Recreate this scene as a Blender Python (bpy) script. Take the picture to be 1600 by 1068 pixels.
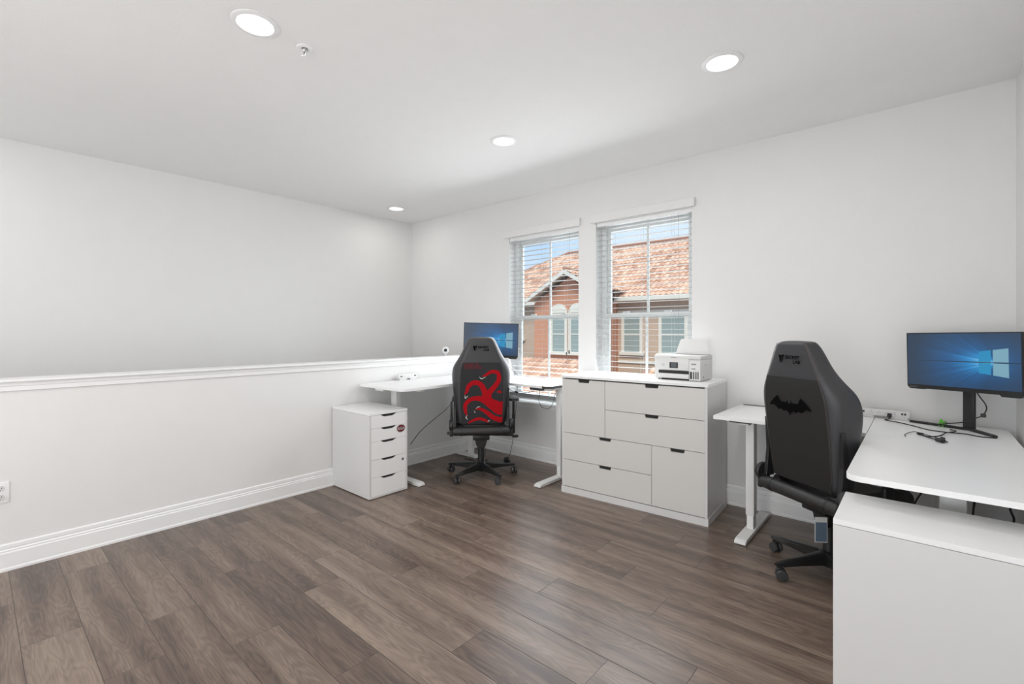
import bpy, bmesh, math, random
from mathutils import Vector, Matrix, noise
random.seed(7)
PI = math.pi
R = math.radians
SC = bpy.context.scene
COL = SC.collection
for o in list(bpy.data.objects): bpy.data.objects.remove(o)

# ------------------------------------------------------------------ camera
CAM_H = 1.331
cam_d = bpy.data.cameras.new('camera')
cam_d.sensor_width = 36.0
cam_d.lens = 36.0 * 736.0 / 1600.0
cam_d.shift_y = -17.5 / 1600.0
cam_d.clip_start = 0.02
cam_d.clip_end = 300
cam = bpy.data.objects.new('camera', cam_d)
cam.location = (0, 0, CAM_H)
cam.rotation_euler = (R(90), 0, R(41.0))
COL.objects.link(cam)
SC.camera = cam

# ------------------------------------------------------------------ colour management
SC.view_settings.view_transform = 'Standard'
SC.view_settings.look = 'None'
SC.view_settings.gamma = 1
SC.view_settings.exposure = -0.1
SC.view_settings.use_curve_mapping = False

# ------------------------------------------------------------------ world: pale blue sky with soft cloud
W = bpy.data.worlds.new('sky'); SC.world = W; W.use_nodes = True
nt = W.node_tree; nt.nodes.clear()
wo = nt.nodes.new('ShaderNodeOutputWorld'); wb = nt.nodes.new('ShaderNodeBackground')
tc = nt.nodes.new('ShaderNodeTexCoord'); wn = nt.nodes.new('ShaderNodeTexNoise')
wn.inputs['Scale'].default_value = 2.2; wn.inputs['Detail'].default_value = 5
wr = nt.nodes.new('ShaderNodeValToRGB')
wr.color_ramp.elements[0].position = 0.42; wr.color_ramp.elements[0].color = (0.50, 0.71, 0.98, 1)
wr.color_ramp.elements[1].position = 0.66; wr.color_ramp.elements[1].color = (0.86, 0.93, 1.0, 1)
nt.links.new(tc.outputs['Generated'], wn.inputs['Vector'])
nt.links.new(wn.outputs['Fac'], wr.inputs['Fac'])
nt.links.new(wr.outputs['Color'], wb.inputs['Color'])
wb.inputs['Strength'].default_value = 1.15
nt.links.new(wb.outputs['Background'], wo.inputs['Surface'])

# ------------------------------------------------------------------ sun (high, from behind the house)
sd = bpy.data.lights.new('sun', 'SUN'); sd.energy = 3.0; sd.angle = R(22); sd.color = (1.0, 0.95, 0.87)
so = bpy.data.objects.new('sun', sd); so.rotation_euler = (R(42), 0, R(24)); so.location = (0, 0, 20); COL.objects.link(so)

# ------------------------------------------------------------------ added lamps behind the unseen rear openings, brightening the whole room
def area(name, loc, rot, sx, sy, e, color=(1, 1, 1)):
    d = bpy.data.lights.new(name, 'AREA'); d.shape = 'RECTANGLE'; d.size = sx; d.size_y = sy
    d.energy = e; d.color = color
    o = bpy.data.objects.new(name, d); o.location = loc; o.rotation_euler = rot; COL.objects.link(o)
    return o
REAR_Y = -3.6
area('rear_soft_fill', (-2.9, REAR_Y - 0.3, 1.45), (R(108), 0, 0), 1.7, 2.1, 22, (0.97, 0.985, 1.0))
area('rear_soft_fill', (-0.75, REAR_Y - 0.3, 1.45), (R(108), 0, 0), 1.7, 2.1, 22, (0.97, 0.985, 1.0))
# added lamps inside and outside the two front windows, boosting their daylight
area('window_inner_fill', (-2.94, 3.72, 1.42), (R(-70), 0, 0), 0.85, 1.60, 17, (0.93, 0.965, 1.0))
area('window_inner_fill', (-1.85, 3.72, 1.42), (R(-70), 0, 0), 0.85, 1.60, 17, (0.93, 0.965, 1.0))
area('window_outer_fill', (-2.94, 4.75, 1.75), (R(-84), 0, 0), 1.1, 1.9, 22, (0.93, 0.965, 1.0))
area('window_outer_fill', (-1.85, 4.75, 1.75), (R(-84), 0, 0), 1.1, 1.9, 22, (0.93, 0.965, 1.0))
# added upward lamps behind the camera and in the stairwell, lifting the ambient light
area('rear_up_fill', (-1.7, -1.9, 0.35), (R(180), 0, 0), 3.6, 3.0, 32, (1.0, 0.99, 0.98))
area('stairwell_up_fill', (-4.5, 0.6, -1.6), (R(180), 0, 0), 0.9, 5.0, 6, (1.0, 0.98, 0.96))
# added soft lamp well behind the camera, fills the shade under the desks
area('soft_fill', (-0.45, -2.6, 0.85), (R(90), 0, R(28)), 1.5, 1.4, 40, (1.0, 0.99, 0.975))
LAMP_W = 4.8

# ------------------------------------------------------------------ materials
def mat(name, col, rough=0.5, metal=0.0, bump=0.0, bscale=200, spec=0.5, var=0.0, vscale=8.0, coat=0.0):
    m = bpy.data.materials.new(name); m.use_nodes = True
    n = m.node_tree.nodes; l = m.node_tree.links; b = n['Principled BSDF']
    b.inputs['Base Color'].default_value = (*col, 1); b.inputs['Roughness'].default_value = rough
    b.inputs['Metallic'].default_value = metal; b.inputs['Specular IOR Level'].default_value = spec
    b.inputs['Coat Weight'].default_value = coat
    t = n.new('ShaderNodeTexCoord')
    nz = n.new('ShaderNodeTexNoise'); nz.inputs['Scale'].default_value = vscale; nz.inputs['Detail'].default_value = 4
    l.new(t.outputs['Object'], nz.inputs['Vector'])
    mx = n.new('ShaderNodeMix'); mx.data_type = 'RGBA'; mx.blend_type = 'MIX'
    v = max(var, 0.015)
    mx.inputs[6].default_value = (*[c * (1 - v) for c in col], 1)
    mx.inputs[7].default_value = (*[min(1, c * (1 + v)) for c in col], 1)
    l.new(nz.outputs['Fac'], mx.inputs[0]); l.new(mx.outputs[2], b.inputs['Base Color'])
    if bump > 0:
        nb = n.new('ShaderNodeTexNoise'); nb.inputs['Scale'].default_value = bscale; nb.inputs['Detail'].default_value = 2
        l.new(t.outputs['Object'], nb.inputs['Vector'])
        bp = n.new('ShaderNodeBump'); bp.inputs['Strength'].default_value = bump; bp.inputs['Distance'].default_value = 0.002
        l.new(nb.outputs['Fac'], bp.inputs['Height']); l.new(bp.outputs['Normal'], b.inputs['Normal'])
    return m

def emis(name, col, s):
    m = bpy.data.materials.new(name); m.use_nodes = True
    b = m.node_tree.nodes['Principled BSDF']
    b.inputs['Base Color'].default_value = (*[c * 0.1 for c in col], 1)
    b.inputs['Emission Color'].default_value = (*col, 1); b.inputs['Emission Strength'].default_value = s
    return m

M = dict(
    wall=mat('wall_paint', (0.82, 0.813, 0.80), 0.75, bump=0.25, bscale=260, spec=0.3),
    ceil=mat('ceiling_paint', (0.90, 0.895, 0.885), 0.85, bump=0.6, bscale=150, spec=0.2),
    trim=mat('trim_paint', (0.90, 0.90, 0.895), 0.4),
    white=mat('white_laminate', (0.72, 0.715, 0.705), 0.38),
    whitelit=mat('white_front_lit', (0.90, 0.895, 0.885), 0.38),  # drawer fronts painted lighter than the cabinet sides, making up for weak light
    whitefront=mat('white_lacquer_front', (0.70, 0.685, 0.66), 0.35),
    desktop=mat('white_desktop', (0.91, 0.91, 0.91), 0.33, bump=0.08, bscale=90),
    metalw=mat('white_powder_coat', (0.82, 0.82, 0.80), 0.4),
    gap=mat('shade_and_rubber_black', (0.02, 0.019, 0.018), 0.7),  # near black for feet and slots, also painted shade in grips and gaps
    black=mat('black_plastic', (0.016, 0.016, 0.017), 0.42),
    blackm=mat('black_metal', (0.014, 0.014, 0.014), 0.28, spec=0.6),
    rubber=mat('black_cable', (0.012, 0.012, 0.012), 0.55),
    wheel=mat('caster_grey', (0.05, 0.05, 0.052), 0.35),
    leather=mat('black_leatherette', (0.020, 0.019, 0.019), 0.45, bump=0.35, bscale=500, spec=0.55),
    leather2=mat('charcoal_leatherette', (0.034, 0.034, 0.038), 0.38, bump=0.35, bscale=500, spec=0.6),
    backfab=mat('black_back_panel', (0.016, 0.017, 0.020), 0.6, bump=0.2, bscale=700),
    backfab2=mat('matte_black_back', (0.014, 0.0135, 0.013), 0.55, bump=0.2, bscale=500),
    decalb=mat('embossed_black', (0.0015, 0.0015, 0.002), 0.7, spec=0.08),
    stitch=mat('tan_stitching', (0.13, 0.105, 0.09), 0.7),
    red=mat('red_print', (0.42, 0.004, 0.010), 0.7, spec=0.15, var=0.12, vscale=40),
    dred=mat('dark_red_print', (0.17, 0.008, 0.014), 0.6),
    cream=mat('cream_print', (0.55, 0.55, 0.50), 0.6),
    dkgrey=mat('dark_grey_plastic', (0.05, 0.05, 0.052), 0.4),
    grey=mat('grey_plastic', (0.28, 0.28, 0.28), 0.5),
    lgrey=mat('light_grey_plastic', (0.60, 0.605, 0.60), 0.45),
    printer=mat('printer_white', (0.72, 0.715, 0.70), 0.45),
    metal=mat('brushed_metal', (0.6, 0.6, 0.6), 0.3, metal=1.0),
    bluetag=mat('blue_grey_card', (0.10, 0.145, 0.20), 0.5),
    green=mat('green_velcro', (0.12, 0.50, 0.03), 0.6),
    wine=mat('wine_red_print', (0.14, 0.012, 0.018), 0.45),
    slat=mat('blind_slat_backlit', (0.56, 0.565, 0.57), 0.45),  # white slats painted grey, the backlit shade put into their colour
    vinyl=mat('window_vinyl', (0.80, 0.82, 0.81), 0.4),
    stucco_o=mat('terracotta_stucco', (0.55, 0.27, 0.175), 0.9, bump=0.8, bscale=30, var=0.06),
    stucco_b=mat('beige_stucco', (0.55, 0.415, 0.32), 0.9, bump=0.8, bscale=30, var=0.05),
    etrim=mat('exterior_trim', (0.72, 0.69, 0.62), 0.6),
    epane=mat('exterior_glass', (0.30, 0.36, 0.35), 0.3, spec=0.5),
    ground=mat('street_paving', (0.13, 0.125, 0.115), 0.9, var=0.2, vscale=1.0),
    lamp=emis('lamp_diffuser', (1.0, 0.985, 0.95), 2.2),
    subfloor=mat('lower_floor', (0.20, 0.15, 0.12), 0.5),
)

# glass: thin clear pane
g = bpy.data.materials.new('window_glass'); g.use_nodes = True; n = g.node_tree.nodes; l = g.node_tree.links
n.clear(); o_ = n.new('ShaderNodeOutputMaterial'); tr = n.new('ShaderNodeBsdfTransparent'); gl = n.new('ShaderNodeBsdfGlossy')
gl.inputs['Roughness'].default_value = 0.02; tr.inputs['Color'].default_value = (0.97, 0.985, 0.98, 1)
fr = n.new('ShaderNodeFresnel'); fr.inputs['IOR'].default_value = 1.12; mx = n.new('ShaderNodeMixShader')
l.new(fr.outputs[0], mx.inputs[0]); l.new(tr.outputs[0], mx.inputs[1]); l.new(gl.outputs[0], mx.inputs[2]); l.new(mx.outputs[0], o_.inputs[0])
M['glass'] = g

def math_node(n, l, op, a, b=None, c=None):
    x = n.new('ShaderNodeMath'); x.operation = op
    for i, v in enumerate((a, b, c)):
        if v is None: continue
        if isinstance(v, (int, float)): x.inputs[i].default_value = v
        else: l.new(v, x.inputs[i])
    return x.outputs[0]

def floor_mat():
    m = bpy.data.materials.new('oak_plank_vinyl'); m.use_nodes = True
    n = m.node_tree.nodes; l = m.node_tree.links; b = n['Principled BSDF']
    ua = n.new('ShaderNodeUVMap'); ua.uv_map = 'uv_a'
    ub = n.new('ShaderNodeUVMap'); ub.uv_map = 'uv_b'
    rn = n.new('ShaderNodeAttribute'); rn.attribute_name = 'plank_tone'
    sa = n.new('ShaderNodeSeparateXYZ'); l.new(ua.outputs[0], sa.inputs[0])
    sb = n.new('ShaderNodeSeparateXYZ'); l.new(ub.outputs[0], sb.inputs[0])
    e1 = math_node(n, l, 'MINIMUM', sa.outputs[0], sb.outputs[0])
    e2 = math_node(n, l, 'MINIMUM', sa.outputs[1], sb.outputs[1])
    ed = math_node(n, l, 'MINIMUM', e1, e2)
    seam = math_node(n, l, 'LESS_THAN', ed, 0.0013)
    sr = n.new('ShaderNodeSeparateColor'); l.new(rn.outputs['Color'], sr.inputs[0])
    off = math_node(n, l, 'MULTIPLY', sr.outputs[1], 37.0)
    # coordinates stretched along the plank
    def coords(su, sv):
        c = n.new('ShaderNodeCombineXYZ')
        l.new(math_node(n, l, 'MULTIPLY', sa.outputs[0], su), c.inputs[0])
        l.new(math_node(n, l, 'MULTIPLY', sa.outputs[1], sv), c.inputs[1])
        l.new(off, c.inputs[2]); return c.outputs[0]
    # cathedral grain: rings of a stretched noise
    n1 = n.new('ShaderNodeTexNoise'); n1.inputs['Scale'].default_value = 1.0; n1.inputs['Detail'].default_value = 2
    l.new(coords(1.5, 9.0), n1.inputs['Vector'])
    ring = math_node(n, l, 'SINE', math_node(n, l, 'MULTIPLY', n1.outputs['Fac'], 95.0))
    ring = math_node(n, l, 'MULTIPLY_ADD', ring, 0.5, 0.5)
    # fine streaks
    n2 = n.new('ShaderNodeTexNoise'); n2.inputs['Scale'].default_value = 1.0; n2.inputs['Detail'].default_value = 5; n2.inputs['Roughness'].default_value = 0.65
    l.new(coords(7.0, 210.0), n2.inputs['Vector'])
    # broad light and dark bands along the plank
    n3 = n.new('ShaderNodeTexNoise'); n3.inputs['Scale'].default_value = 1.0; n3.inputs['Detail'].default_value = 2
    l.new(coords(1.0, 11.0), n3.inputs['Vector'])
    s = math_node(n, l, 'MULTIPLY', n2.outputs['Fac'], 0.62)
    s = math_node(n, l, 'MULTIPLY_ADD', n3.outputs['Fac'], 0.80, s)
    s = math_node(n, l, 'MULTIPLY_ADD', ring, 0.10, s)
    s = math_node(n, l, 'MULTIPLY_ADD', sr.outputs[0], 0.20, s)
    s = math_node(n, l, 'SUBTRACT', s, 0.345)
    cr = n.new('ShaderNodeValToRGB'); e = cr.color_ramp.elements
    e[0].position = 0.28; e[0].color = (0.074, 0.050, 0.040, 1)
    e[1].position = 0.80; e[1].color = (0.285, 0.215, 0.168, 1)
    x = e.new(0.52); x.color = (0.158, 0.113, 0.088, 1)
    l.new(s, cr.inputs['Fac'])
    mm = n.new('ShaderNodeMix'); mm.data_type = 'RGBA'; l.new(seam, mm.inputs[0]); l.new(cr.outputs[0], mm.inputs[6])
    mm.inputs[7].default_value = (0.045, 0.032, 0.026, 1); l.new(mm.outputs[2], b.inputs['Base Color'])
    ro = math_node(n, l, 'MULTIPLY_ADD', n2.outputs['Fac'], 0.12, 0.26); l.new(ro, b.inputs['Roughness'])
    b.inputs['Specular IOR Level'].default_value = 0.5
    h = math_node(n, l, 'MULTIPLY_ADD', n2.outputs['Fac'], 0.4, math_node(n, l, 'MULTIPLY', math_node(n, l, 'MINIMUM', ed, 0.003), 400.0))
    bp = n.new('ShaderNodeBump'); bp.inputs['Strength'].default_value = 0.35; bp.inputs['Distance'].default_value = 0.0012
    l.new(h, bp.inputs['Height']); l.new(bp.outputs['Normal'], b.inputs['Normal'])
    return m

def tile_mat():
    m = bpy.data.materials.new('clay_roof_tile'); m.use_nodes = True
    n = m.node_tree.nodes; l = m.node_tree.links; b = n['Principled BSDF']
    at = n.new('ShaderNodeAttribute'); at.attribute_name = 'tile_tone'
    cr = n.new('ShaderNodeValToRGB'); e = cr.color_ramp.elements
    e[0].position = 0.0; e[0].color = (0.46, 0.26, 0.18, 1)
    e[1].position = 1.0; e[1].color = (0.78, 0.57, 0.44, 1)
    x = e.new(0.35); x.color = (0.66, 0.42, 0.31, 1); x = e.new(0.75); x.color = (0.72, 0.50, 0.38, 1)
    l.new(at.outputs['Fac'], cr.inputs[0]); l.new(cr.outputs[0], b.inputs['Base Color'])
    b.inputs['Roughness'].default_value = 0.85
    return m
M['floor'] = floor_mat(); M['tile'] = tile_mat()

def screen_mat():
    m = bpy.data.materials.new('lit_desktop_screen'); m.use_nodes = True
    n = m.node_tree.nodes; l = m.node_tree.links; b = n['Principled BSDF']
    u = n.new('ShaderNodeUVMap'); u.uv_map = 'uv_a'; s = n.new('ShaderNodeSeparateXYZ'); l.new(u.outputs[0], s.inputs[0])
    dx = math_node(n, l, 'SUBTRACT', s.outputs[0], 0.80); dy = math_node(n, l, 'MULTIPLY', math_node(n, l, 'SUBTRACT', s.outputs[1], 0.48), 0.60)
    r = math_node(n, l, 'SQRT', math_node(n, l, 'ADD', math_node(n, l, 'MULTIPLY', dx, dx), math_node(n, l, 'MULTIPLY', dy, dy)))
    ang = math_node(n, l, 'ARCTAN2', dy, math_node(n, l, 'MULTIPLY', dx, -1.0))
    c = n.new('ShaderNodeCombineXYZ'); l.new(math_node(n, l, 'MULTIPLY', ang, 5.0), c.inputs[0])
    nz = n.new('ShaderNodeTexNoise'); nz.inputs['Scale'].default_value = 1.6; nz.inputs['Detail'].default_value = 3; l.new(c.outputs[0], nz.inputs['Vector'])
    # beams stay within a fan that opens to the left
    fan = math_node(n, l, 'SUBTRACT', 1.0, math_node(n, l, 'MULTIPLY', math_node(n, l, 'ABSOLUTE', ang), 0.8)); fan = math_node(n, l, 'MAXIMUM', fan, 0.0)
    fall = math_node(n, l, 'MAXIMUM', math_node(n, l, 'SUBTRACT', 1.0, math_node(n, l, 'MULTIPLY', r, 1.35)), 0.0)
    beam = math_node(n, l, 'MULTIPLY', math_node(n, l, 'MULTIPLY', nz.outputs['Fac'], fan), math_node(n, l, 'POWER', fall, 1.2))
    glow = math_node(n, l, 'POWER', math_node(n, l, 'MAXIMUM', math_node(n, l, 'SUBTRACT', 1.0, math_node(n, l, 'MULTIPLY', r, 2.2)), 0.0), 2.0)
    f = math_node(n, l, 'MULTIPLY_ADD', glow, 0.45, math_node(n, l, 'MULTIPLY', beam, 1.7))
    cr = n.new('ShaderNodeValToRGB'); e = cr.color_ramp.elements
    e[0].position = 0.0; e[0].color = (0.022, 0.050, 0.098, 1); e[1].position = 1.0; e[1].color = (0.22, 0.62, 0.92, 1)
    x = e.new(0.35); x.color = (0.020, 0.125, 0.33, 1); x = e.new(0.65); x.color = (0.03, 0.30, 0.68, 1)
    l.new(f, cr.inputs[0])
    ln = math_node(n, l, 'LESS_THAN', math_node(n, l, 'ABSOLUTE', math_node(n, l, 'SUBTRACT', s.outputs[1], 0.48)), 0.009)
    mm = n.new('ShaderNodeMix'); mm.data_type = 'RGBA'; l.new(ln, mm.inputs[0]); l.new(cr.outputs[0], mm.inputs[6]); mm.inputs[7].default_value = (0.02, 0.05, 0.10, 1)
    b.inputs['Base Color'].default_value = (0.01, 0.012, 0.015, 1); b.inputs['Roughness'].default_value = 0.35
    l.new(mm.outputs[2], b.inputs['Emission Color']); b.inputs['Emission Strength'].default_value = 0.85
    return m
M['screen'] = screen_mat()
M['logo_c'] = emis('screen_logo_cyan', (0.02, 0.27, 0.52), 0.9)
M['logo_w'] = emis('screen_logo_pale', (0.20, 0.40, 0.50), 0.9)
M['lcd'] = emis('printer_lcd', (0.10, 0.11, 0.12), 0.8)

# ------------------------------------------------------------------ mesh builder
def catmull(pts, k=6):
    P = [Vector(p) for p in pts]
    if len(P) < 3: return P
    Q = [P[0] * 2 - P[1]] + P + [P[-1] * 2 - P[-2]]; out = []
    for i in range(1, len(Q) - 2):
        a, b, c, d = Q[i - 1:i + 3]
        for j in range(k):
            t = j / k
            out.append(0.5 * (2 * b + (c - a) * t + (2 * a - 5 * b + 4 * c - d) * t * t + (3 * b - a - 3 * c + d) * t ** 3))
    out.append(P[-1]); return out

class MB:
    def __init__(s): s.bm = bmesh.new(); s.T = Matrix()
    def v(s, p): return s.bm.verts.new(s.T @ Vector(p))
    def face(s, pts): return s.bm.faces.new([s.v(p) for p in pts])
    def grid(s, rows, closed=False, cap=False):
        V = [[s.v(p) for p in r] for r in rows]
        m = len(V[0])
        for i in range(len(V) - 1):
            for j in range(m if closed else m - 1):
                k = (j + 1) % m
                s.bm.faces.new((V[i][j], V[i][k], V[i + 1][k], V[i + 1][j]))
        if cap:
            s.bm.faces.new(list(reversed(V[0]))); s.bm.faces.new(V[-1])
        return V
    def box(s, c, d, rot=None, bev=0.0, seg=2):
        b = bmesh.new(); bmesh.ops.create_cube(b, size=1.0)
        bmesh.ops.scale(b, vec=d, verts=b.verts)
        if bev > 0: bmesh.ops.bevel(b, geom=list(b.edges), offset=min(bev, min(d) * 0.49), segments=seg, affect='EDGES', profile=0.5)
        mtx = Matrix.Translation(c) @ (rot if rot else Matrix())
        s.merge(b, s.T @ mtx); return s
    def bb(s, x0, x1, y0, y1, z0, z1, bev=0.0, seg=2):
        return s.box(((x0 + x1) / 2, (y0 + y1) / 2, (z0 + z1) / 2), (abs(x1 - x0), abs(y1 - y0), abs(z1 - z0)), None, bev, seg)
    def merge(s, b, mtx):
        vm = {}
        for v in b.verts: vm[v] = s.bm.verts.new(mtx @ v.co)
        for f in b.faces:
            try: s.bm.faces.new([vm[v] for v in f.verts])
            except ValueError: pass
        b.free()
    def tube(s, pts, r, n=8, smooth=0):
        P = catmull(pts, smooth) if smooth else [Vector(p) for p in pts]
        rr = r if isinstance(r, (list, tuple)) else None
        rows = []; up = None
        for i, p in enumerate(P):
            t = (P[min(i + 1, len(P) - 1)] - P[max(i - 1, 0)])
            if t.length < 1e-9: t = Vector((0, 0, 1))
            t.normalize()
            if up is None: up = Vector((0, 0, 1)) if abs(t.z) < 0.9 else Vector((1, 0, 0))
            a = t.cross(up)
            if a.length < 1e-6: a = t.orthogonal()
            a.normalize(); b = a.cross(t).normalized(); up = b
            q = i / max(1, len(P) - 1)
            ra = (rr[0] + (rr[-1] - rr[0]) * q) if rr and len(rr) != len(P) else (rr[i] if rr else r)
            rows.append([p + (a * math.cos(2 * PI * k / n) + b * math.sin(2 * PI * k / n)) * ra for k in range(n)])
        s.grid(rows, closed=True, cap=True); return s
    def lathe(s, prof, n=24, mtx=None):
        old = s.T; s.T = old @ (mtx or Matrix())
        rows = [[(r * math.cos(2 * PI * k / n), r * math.sin(2 * PI * k / n), z) for k in range(n)] for r, z in prof]
        s.grid(rows, closed=True, cap=True); s.T = old; return s
    def prism(s, poly, z0, z1, mtx=None, bev=0.0):
        b = bmesh.new()
        lo = [b.verts.new((x, y, z0)) for x, y in poly]; hi = [b.verts.new((x, y, z1)) for x, y in poly]
        b.faces.new(list(reversed(lo))); b.faces.new(hi)
        for i in range(len(poly)):
            j = (i + 1) % len(poly); b.faces.new((lo[i], lo[j], hi[j], hi[i]))
        if bev > 0: bmesh.ops.bevel(b, geom=list(b.edges), offset=bev, segments=1, affect='EDGES')
        s.merge(b, s.T @ (mtx or Matrix())); return s
    def build(s, name, m, parent=None, smooth=False, sub=0, normals=True, ang=38):
        bmesh.ops.remove_doubles(s.bm, verts=s.bm.verts, dist=1e-6) if sub else None
        if normals: bmesh.ops.recalc_face_normals(s.bm, faces=s.bm.faces)
        me = bpy.data.meshes.new(name); s.bm.to_mesh(me); s.bm.free()
        me.materials.append(M[m] if isinstance(m, str) else m)
        if smooth:
            me.polygons.foreach_set('use_smooth', [True] * len(me.polygons))
            if not sub: me.set_sharp_from_angle(angle=R(ang))
        o = bpy.data.objects.new(name, me); COL.objects.link(o)
        if parent: o.parent = parent
        if sub:
            md = o.modifiers.new('subdivision', 'SUBSURF'); md.levels = sub; md.render_levels = sub
        return o

def tag(o, label, cat, group=None):
    o['label'] = label; o['category'] = cat
    if group: o['group'] = group
    return o
def thing(name, label, cat, loc=(0, 0, 0), rz=0.0, group=None):
    o = bpy.data.objects.new(name, None); COL.objects.link(o); o.empty_display_size = 0.1
    o.location = loc; o.rotation_euler = (0, 0, rz)
    return tag(o, label, cat, group)
def struct(o): o['kind'] = 'structure'; return o
def plabel(o, s): o['label'] = s; return o

def text_mesh(txt, size, font_scale_x=1.0, spacing=1.0, align='LEFT', offset=0.0):
    """polygons of a line of lettering as a bmesh in the XY plane"""
    c = bpy.data.curves.new('lettering', 'FONT'); c.body = txt; c.size = size; c.align_x = align
    c.space_character = spacing; c.offset = offset; c.resolution_u = 3
    o = bpy.data.objects.new('lettering', c); COL.objects.link(o)
    dg = bpy.context.evaluated_depsgraph_get()
    me = bpy.data.meshes.new_from_object(o.evaluated_get(dg))
    b = bmesh.new(); b.from_mesh(me)
    bmesh.ops.scale(b, vec=(font_scale_x, 1, 1), verts=b.verts)
    bpy.data.objects.remove(o); bpy.data.curves.remove(c); bpy.data.meshes.remove(me)
    return b
def XZ(loc, rz=0.0, flip=1):
    """XY drawing plane stood upright: drawing y -> world z, its normal -> local -Y"""
    return Matrix.Translation(loc) @ Matrix.Rotation(rz, 4, 'Z') @ Matrix.Rotation(PI / 2, 4, 'X')

# ================================================================== THE ROOM
YW = 3.84      # window wall
XK = -3.84     # low wall beside the stairwell
XL = -5.09     # far side wall of the stairwell
XR = 0.40      # right wall
ZC = 2.743
LOW = -2.9

# floor: planks as one mesh, joints where the photo has them
def make_floor():
    Wp, L, y0 = 0.1945, 1.19, 0.139
    joints = {-1: -3.35, 0: -2.854, 1: -2.345, 2: -2.669, 3: -2.198, 4: -1.699, 5: -2.372, 6: -1.47, 7: -0.958, 8: -1.858, 9: -1.474,
              10: -0.955, 11: -1.219, 12: -1.484, 13: -0.958, 14: -1.159, 15: -1.486, 16: -0.972}
    bm = bmesh.new(); ua = bm.loops.layers.uv.new('uv_a'); ub = bm.loops.layers.uv.new('uv_b')
    ca = bm.loops.layers.float_color.new('plank_tone'); rnd = random.Random(11)
    for k in range(-20, 20):
        ya = y0 + k * Wp; yb = ya + Wp
        if ya > YW: continue
        yb2 = min(yb, YW)
        j = joints.get(k, rnd.uniform(-2, -1))
        i0 = math.floor((XK - j) / L)
        for i in range(i0, i0 + 6):
            xa = j + i * L; xb = xa + L
            xa2, xb2 = max(xa, XK - 0.12), min(xb, XR)
            if xb2 <= xa2: continue
            t = rnd.random(); q = rnd.random()
            f = bm.faces.new([bm.verts.new(p) for p in ((xa2, ya, 0), (xb2, ya, 0), (xb2, yb2, 0), (xa2, yb2, 0))])
            for lp in f.loops:
                x, y, _ = lp.vert.co
                lp[ua].uv = (x - xa, y - ya); lp[ub].uv = (xb - x, yb - y); lp[ca] = (t, q, 0, 1)
    # slab under the planks
    for f in bmesh.ops.create_cube(bm, size=1.0)['verts']:
        f.co = Vector(((XK - 0.12 + XR) / 2 + f.co.x * (XR - XK + 0.12), (YW + REAR_Y) / 2 + f.co.y * (YW - REAR_Y), -0.151 + f.co.z * 0.3))
    me = bpy.data.meshes.new('floor'); bm.to_mesh(me); bm.free(); me.materials.append(M['floor'])
    o = bpy.data.objects.new('floor', me); COL.objects.link(o); struct(o)
make_floor()

b = MB(); b.bb(XL - 0.15, XR + 0.15, REAR_Y - 0.15, YW + 0.2, ZC, ZC + 0.2); struct(b.build('ceiling', 'ceil'))
b = MB(); b.bb(XR, XR + 0.12, REAR_Y - 0.12, YW + 0.2, -0.3, ZC); struct(b.build('wall_right', 'wall'))
b = MB(); b.bb(XL - 0.12, XL, REAR_Y - 0.12, YW + 0.2, LOW, ZC); struct(b.build('wall_left', 'wall'))
b = MB(); b.bb(XK - 0.12, XK, REAR_Y, YW, LOW, 1.0); struct(b.build('wall_half', 'wall'))
b = MB(); b.bb(XL, XK - 0.12, REAR_Y, YW, LOW - 0.1, LOW); struct(b.build('floor_lower', 'subfloor'))
# window wall with its two openings
W1 = (-3.384, -2.490); W2 = (-2.300, -1.406); ZS, ZH = 0.585, 2.345
b = MB()
T0, T1 = YW, YW + 0.2
b.bb(XL, W1[0], T0, T1, LOW, ZC); b.bb(W1[1], W2[0], T0, T1, LOW, ZC); b.bb(W2[1], XR, T0, T1, LOW, ZC)
for w in (W1, W2):
    b.bb(w[0], w[1], T0, T1, LOW, ZS); b.bb(w[0], w[1], T0, T1, ZH, ZC)
struct(b.build('wall_back', 'wall'))
# wall behind the camera with two tall openings
b = MB(); a0, a1 = REAR_Y - 0.12, REAR_Y
for x0, x1 in ((XL, -3.75), (-2.05, -1.6), (0.1, XR)): b.bb(x0, x1, a0, a1, LOW if x0 < -4 else -0.3, ZC)
for x0, x1 in ((-3.75, -2.05), (-1.6, 0.1)): b.bb(x0, x1, a0, a1, -0.3, 0.4); b.bb(x0, x1, a0, a1, 2.5, ZC)
struct(b.build('wall_front', 'wall'))

# baseboards (moulded profile)
BP = [(0, 0), (0.020, 0), (0.020, 0.012), (0.016, 0.020), (0.016, 0.098), (0.012, 0.104), (0.0125, 0.112), (0.007, 0.118), (0.009, 0.126), (0.008, 0.142), (0.003, 0.148), (0, 0.148)]
def moulding(name, prof, p0, p1, nrm, z=0.0):
    b = MB(); P0, P1, N = Vector(p0), Vector(p1), Vector(nrm)
    rows = [[P + N * x + Vector((0, 0, z + h)) for x, h in prof] for P in (P0, P1)]
    b.grid(rows, closed=True, cap=True); return struct(b.build(name, 'trim'))
moulding('baseboard_left', BP, (XK, REAR_Y, 0), (XK, YW, 0), (1, 0, 0))
moulding('baseboard_back', BP, (XK, YW, 0), (XR, YW, 0), (0, -1, 0))
moulding('baseboard_right', BP, (XR, YW, 0), (XR, REAR_Y, 0), (-1, 0, 0))
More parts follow.
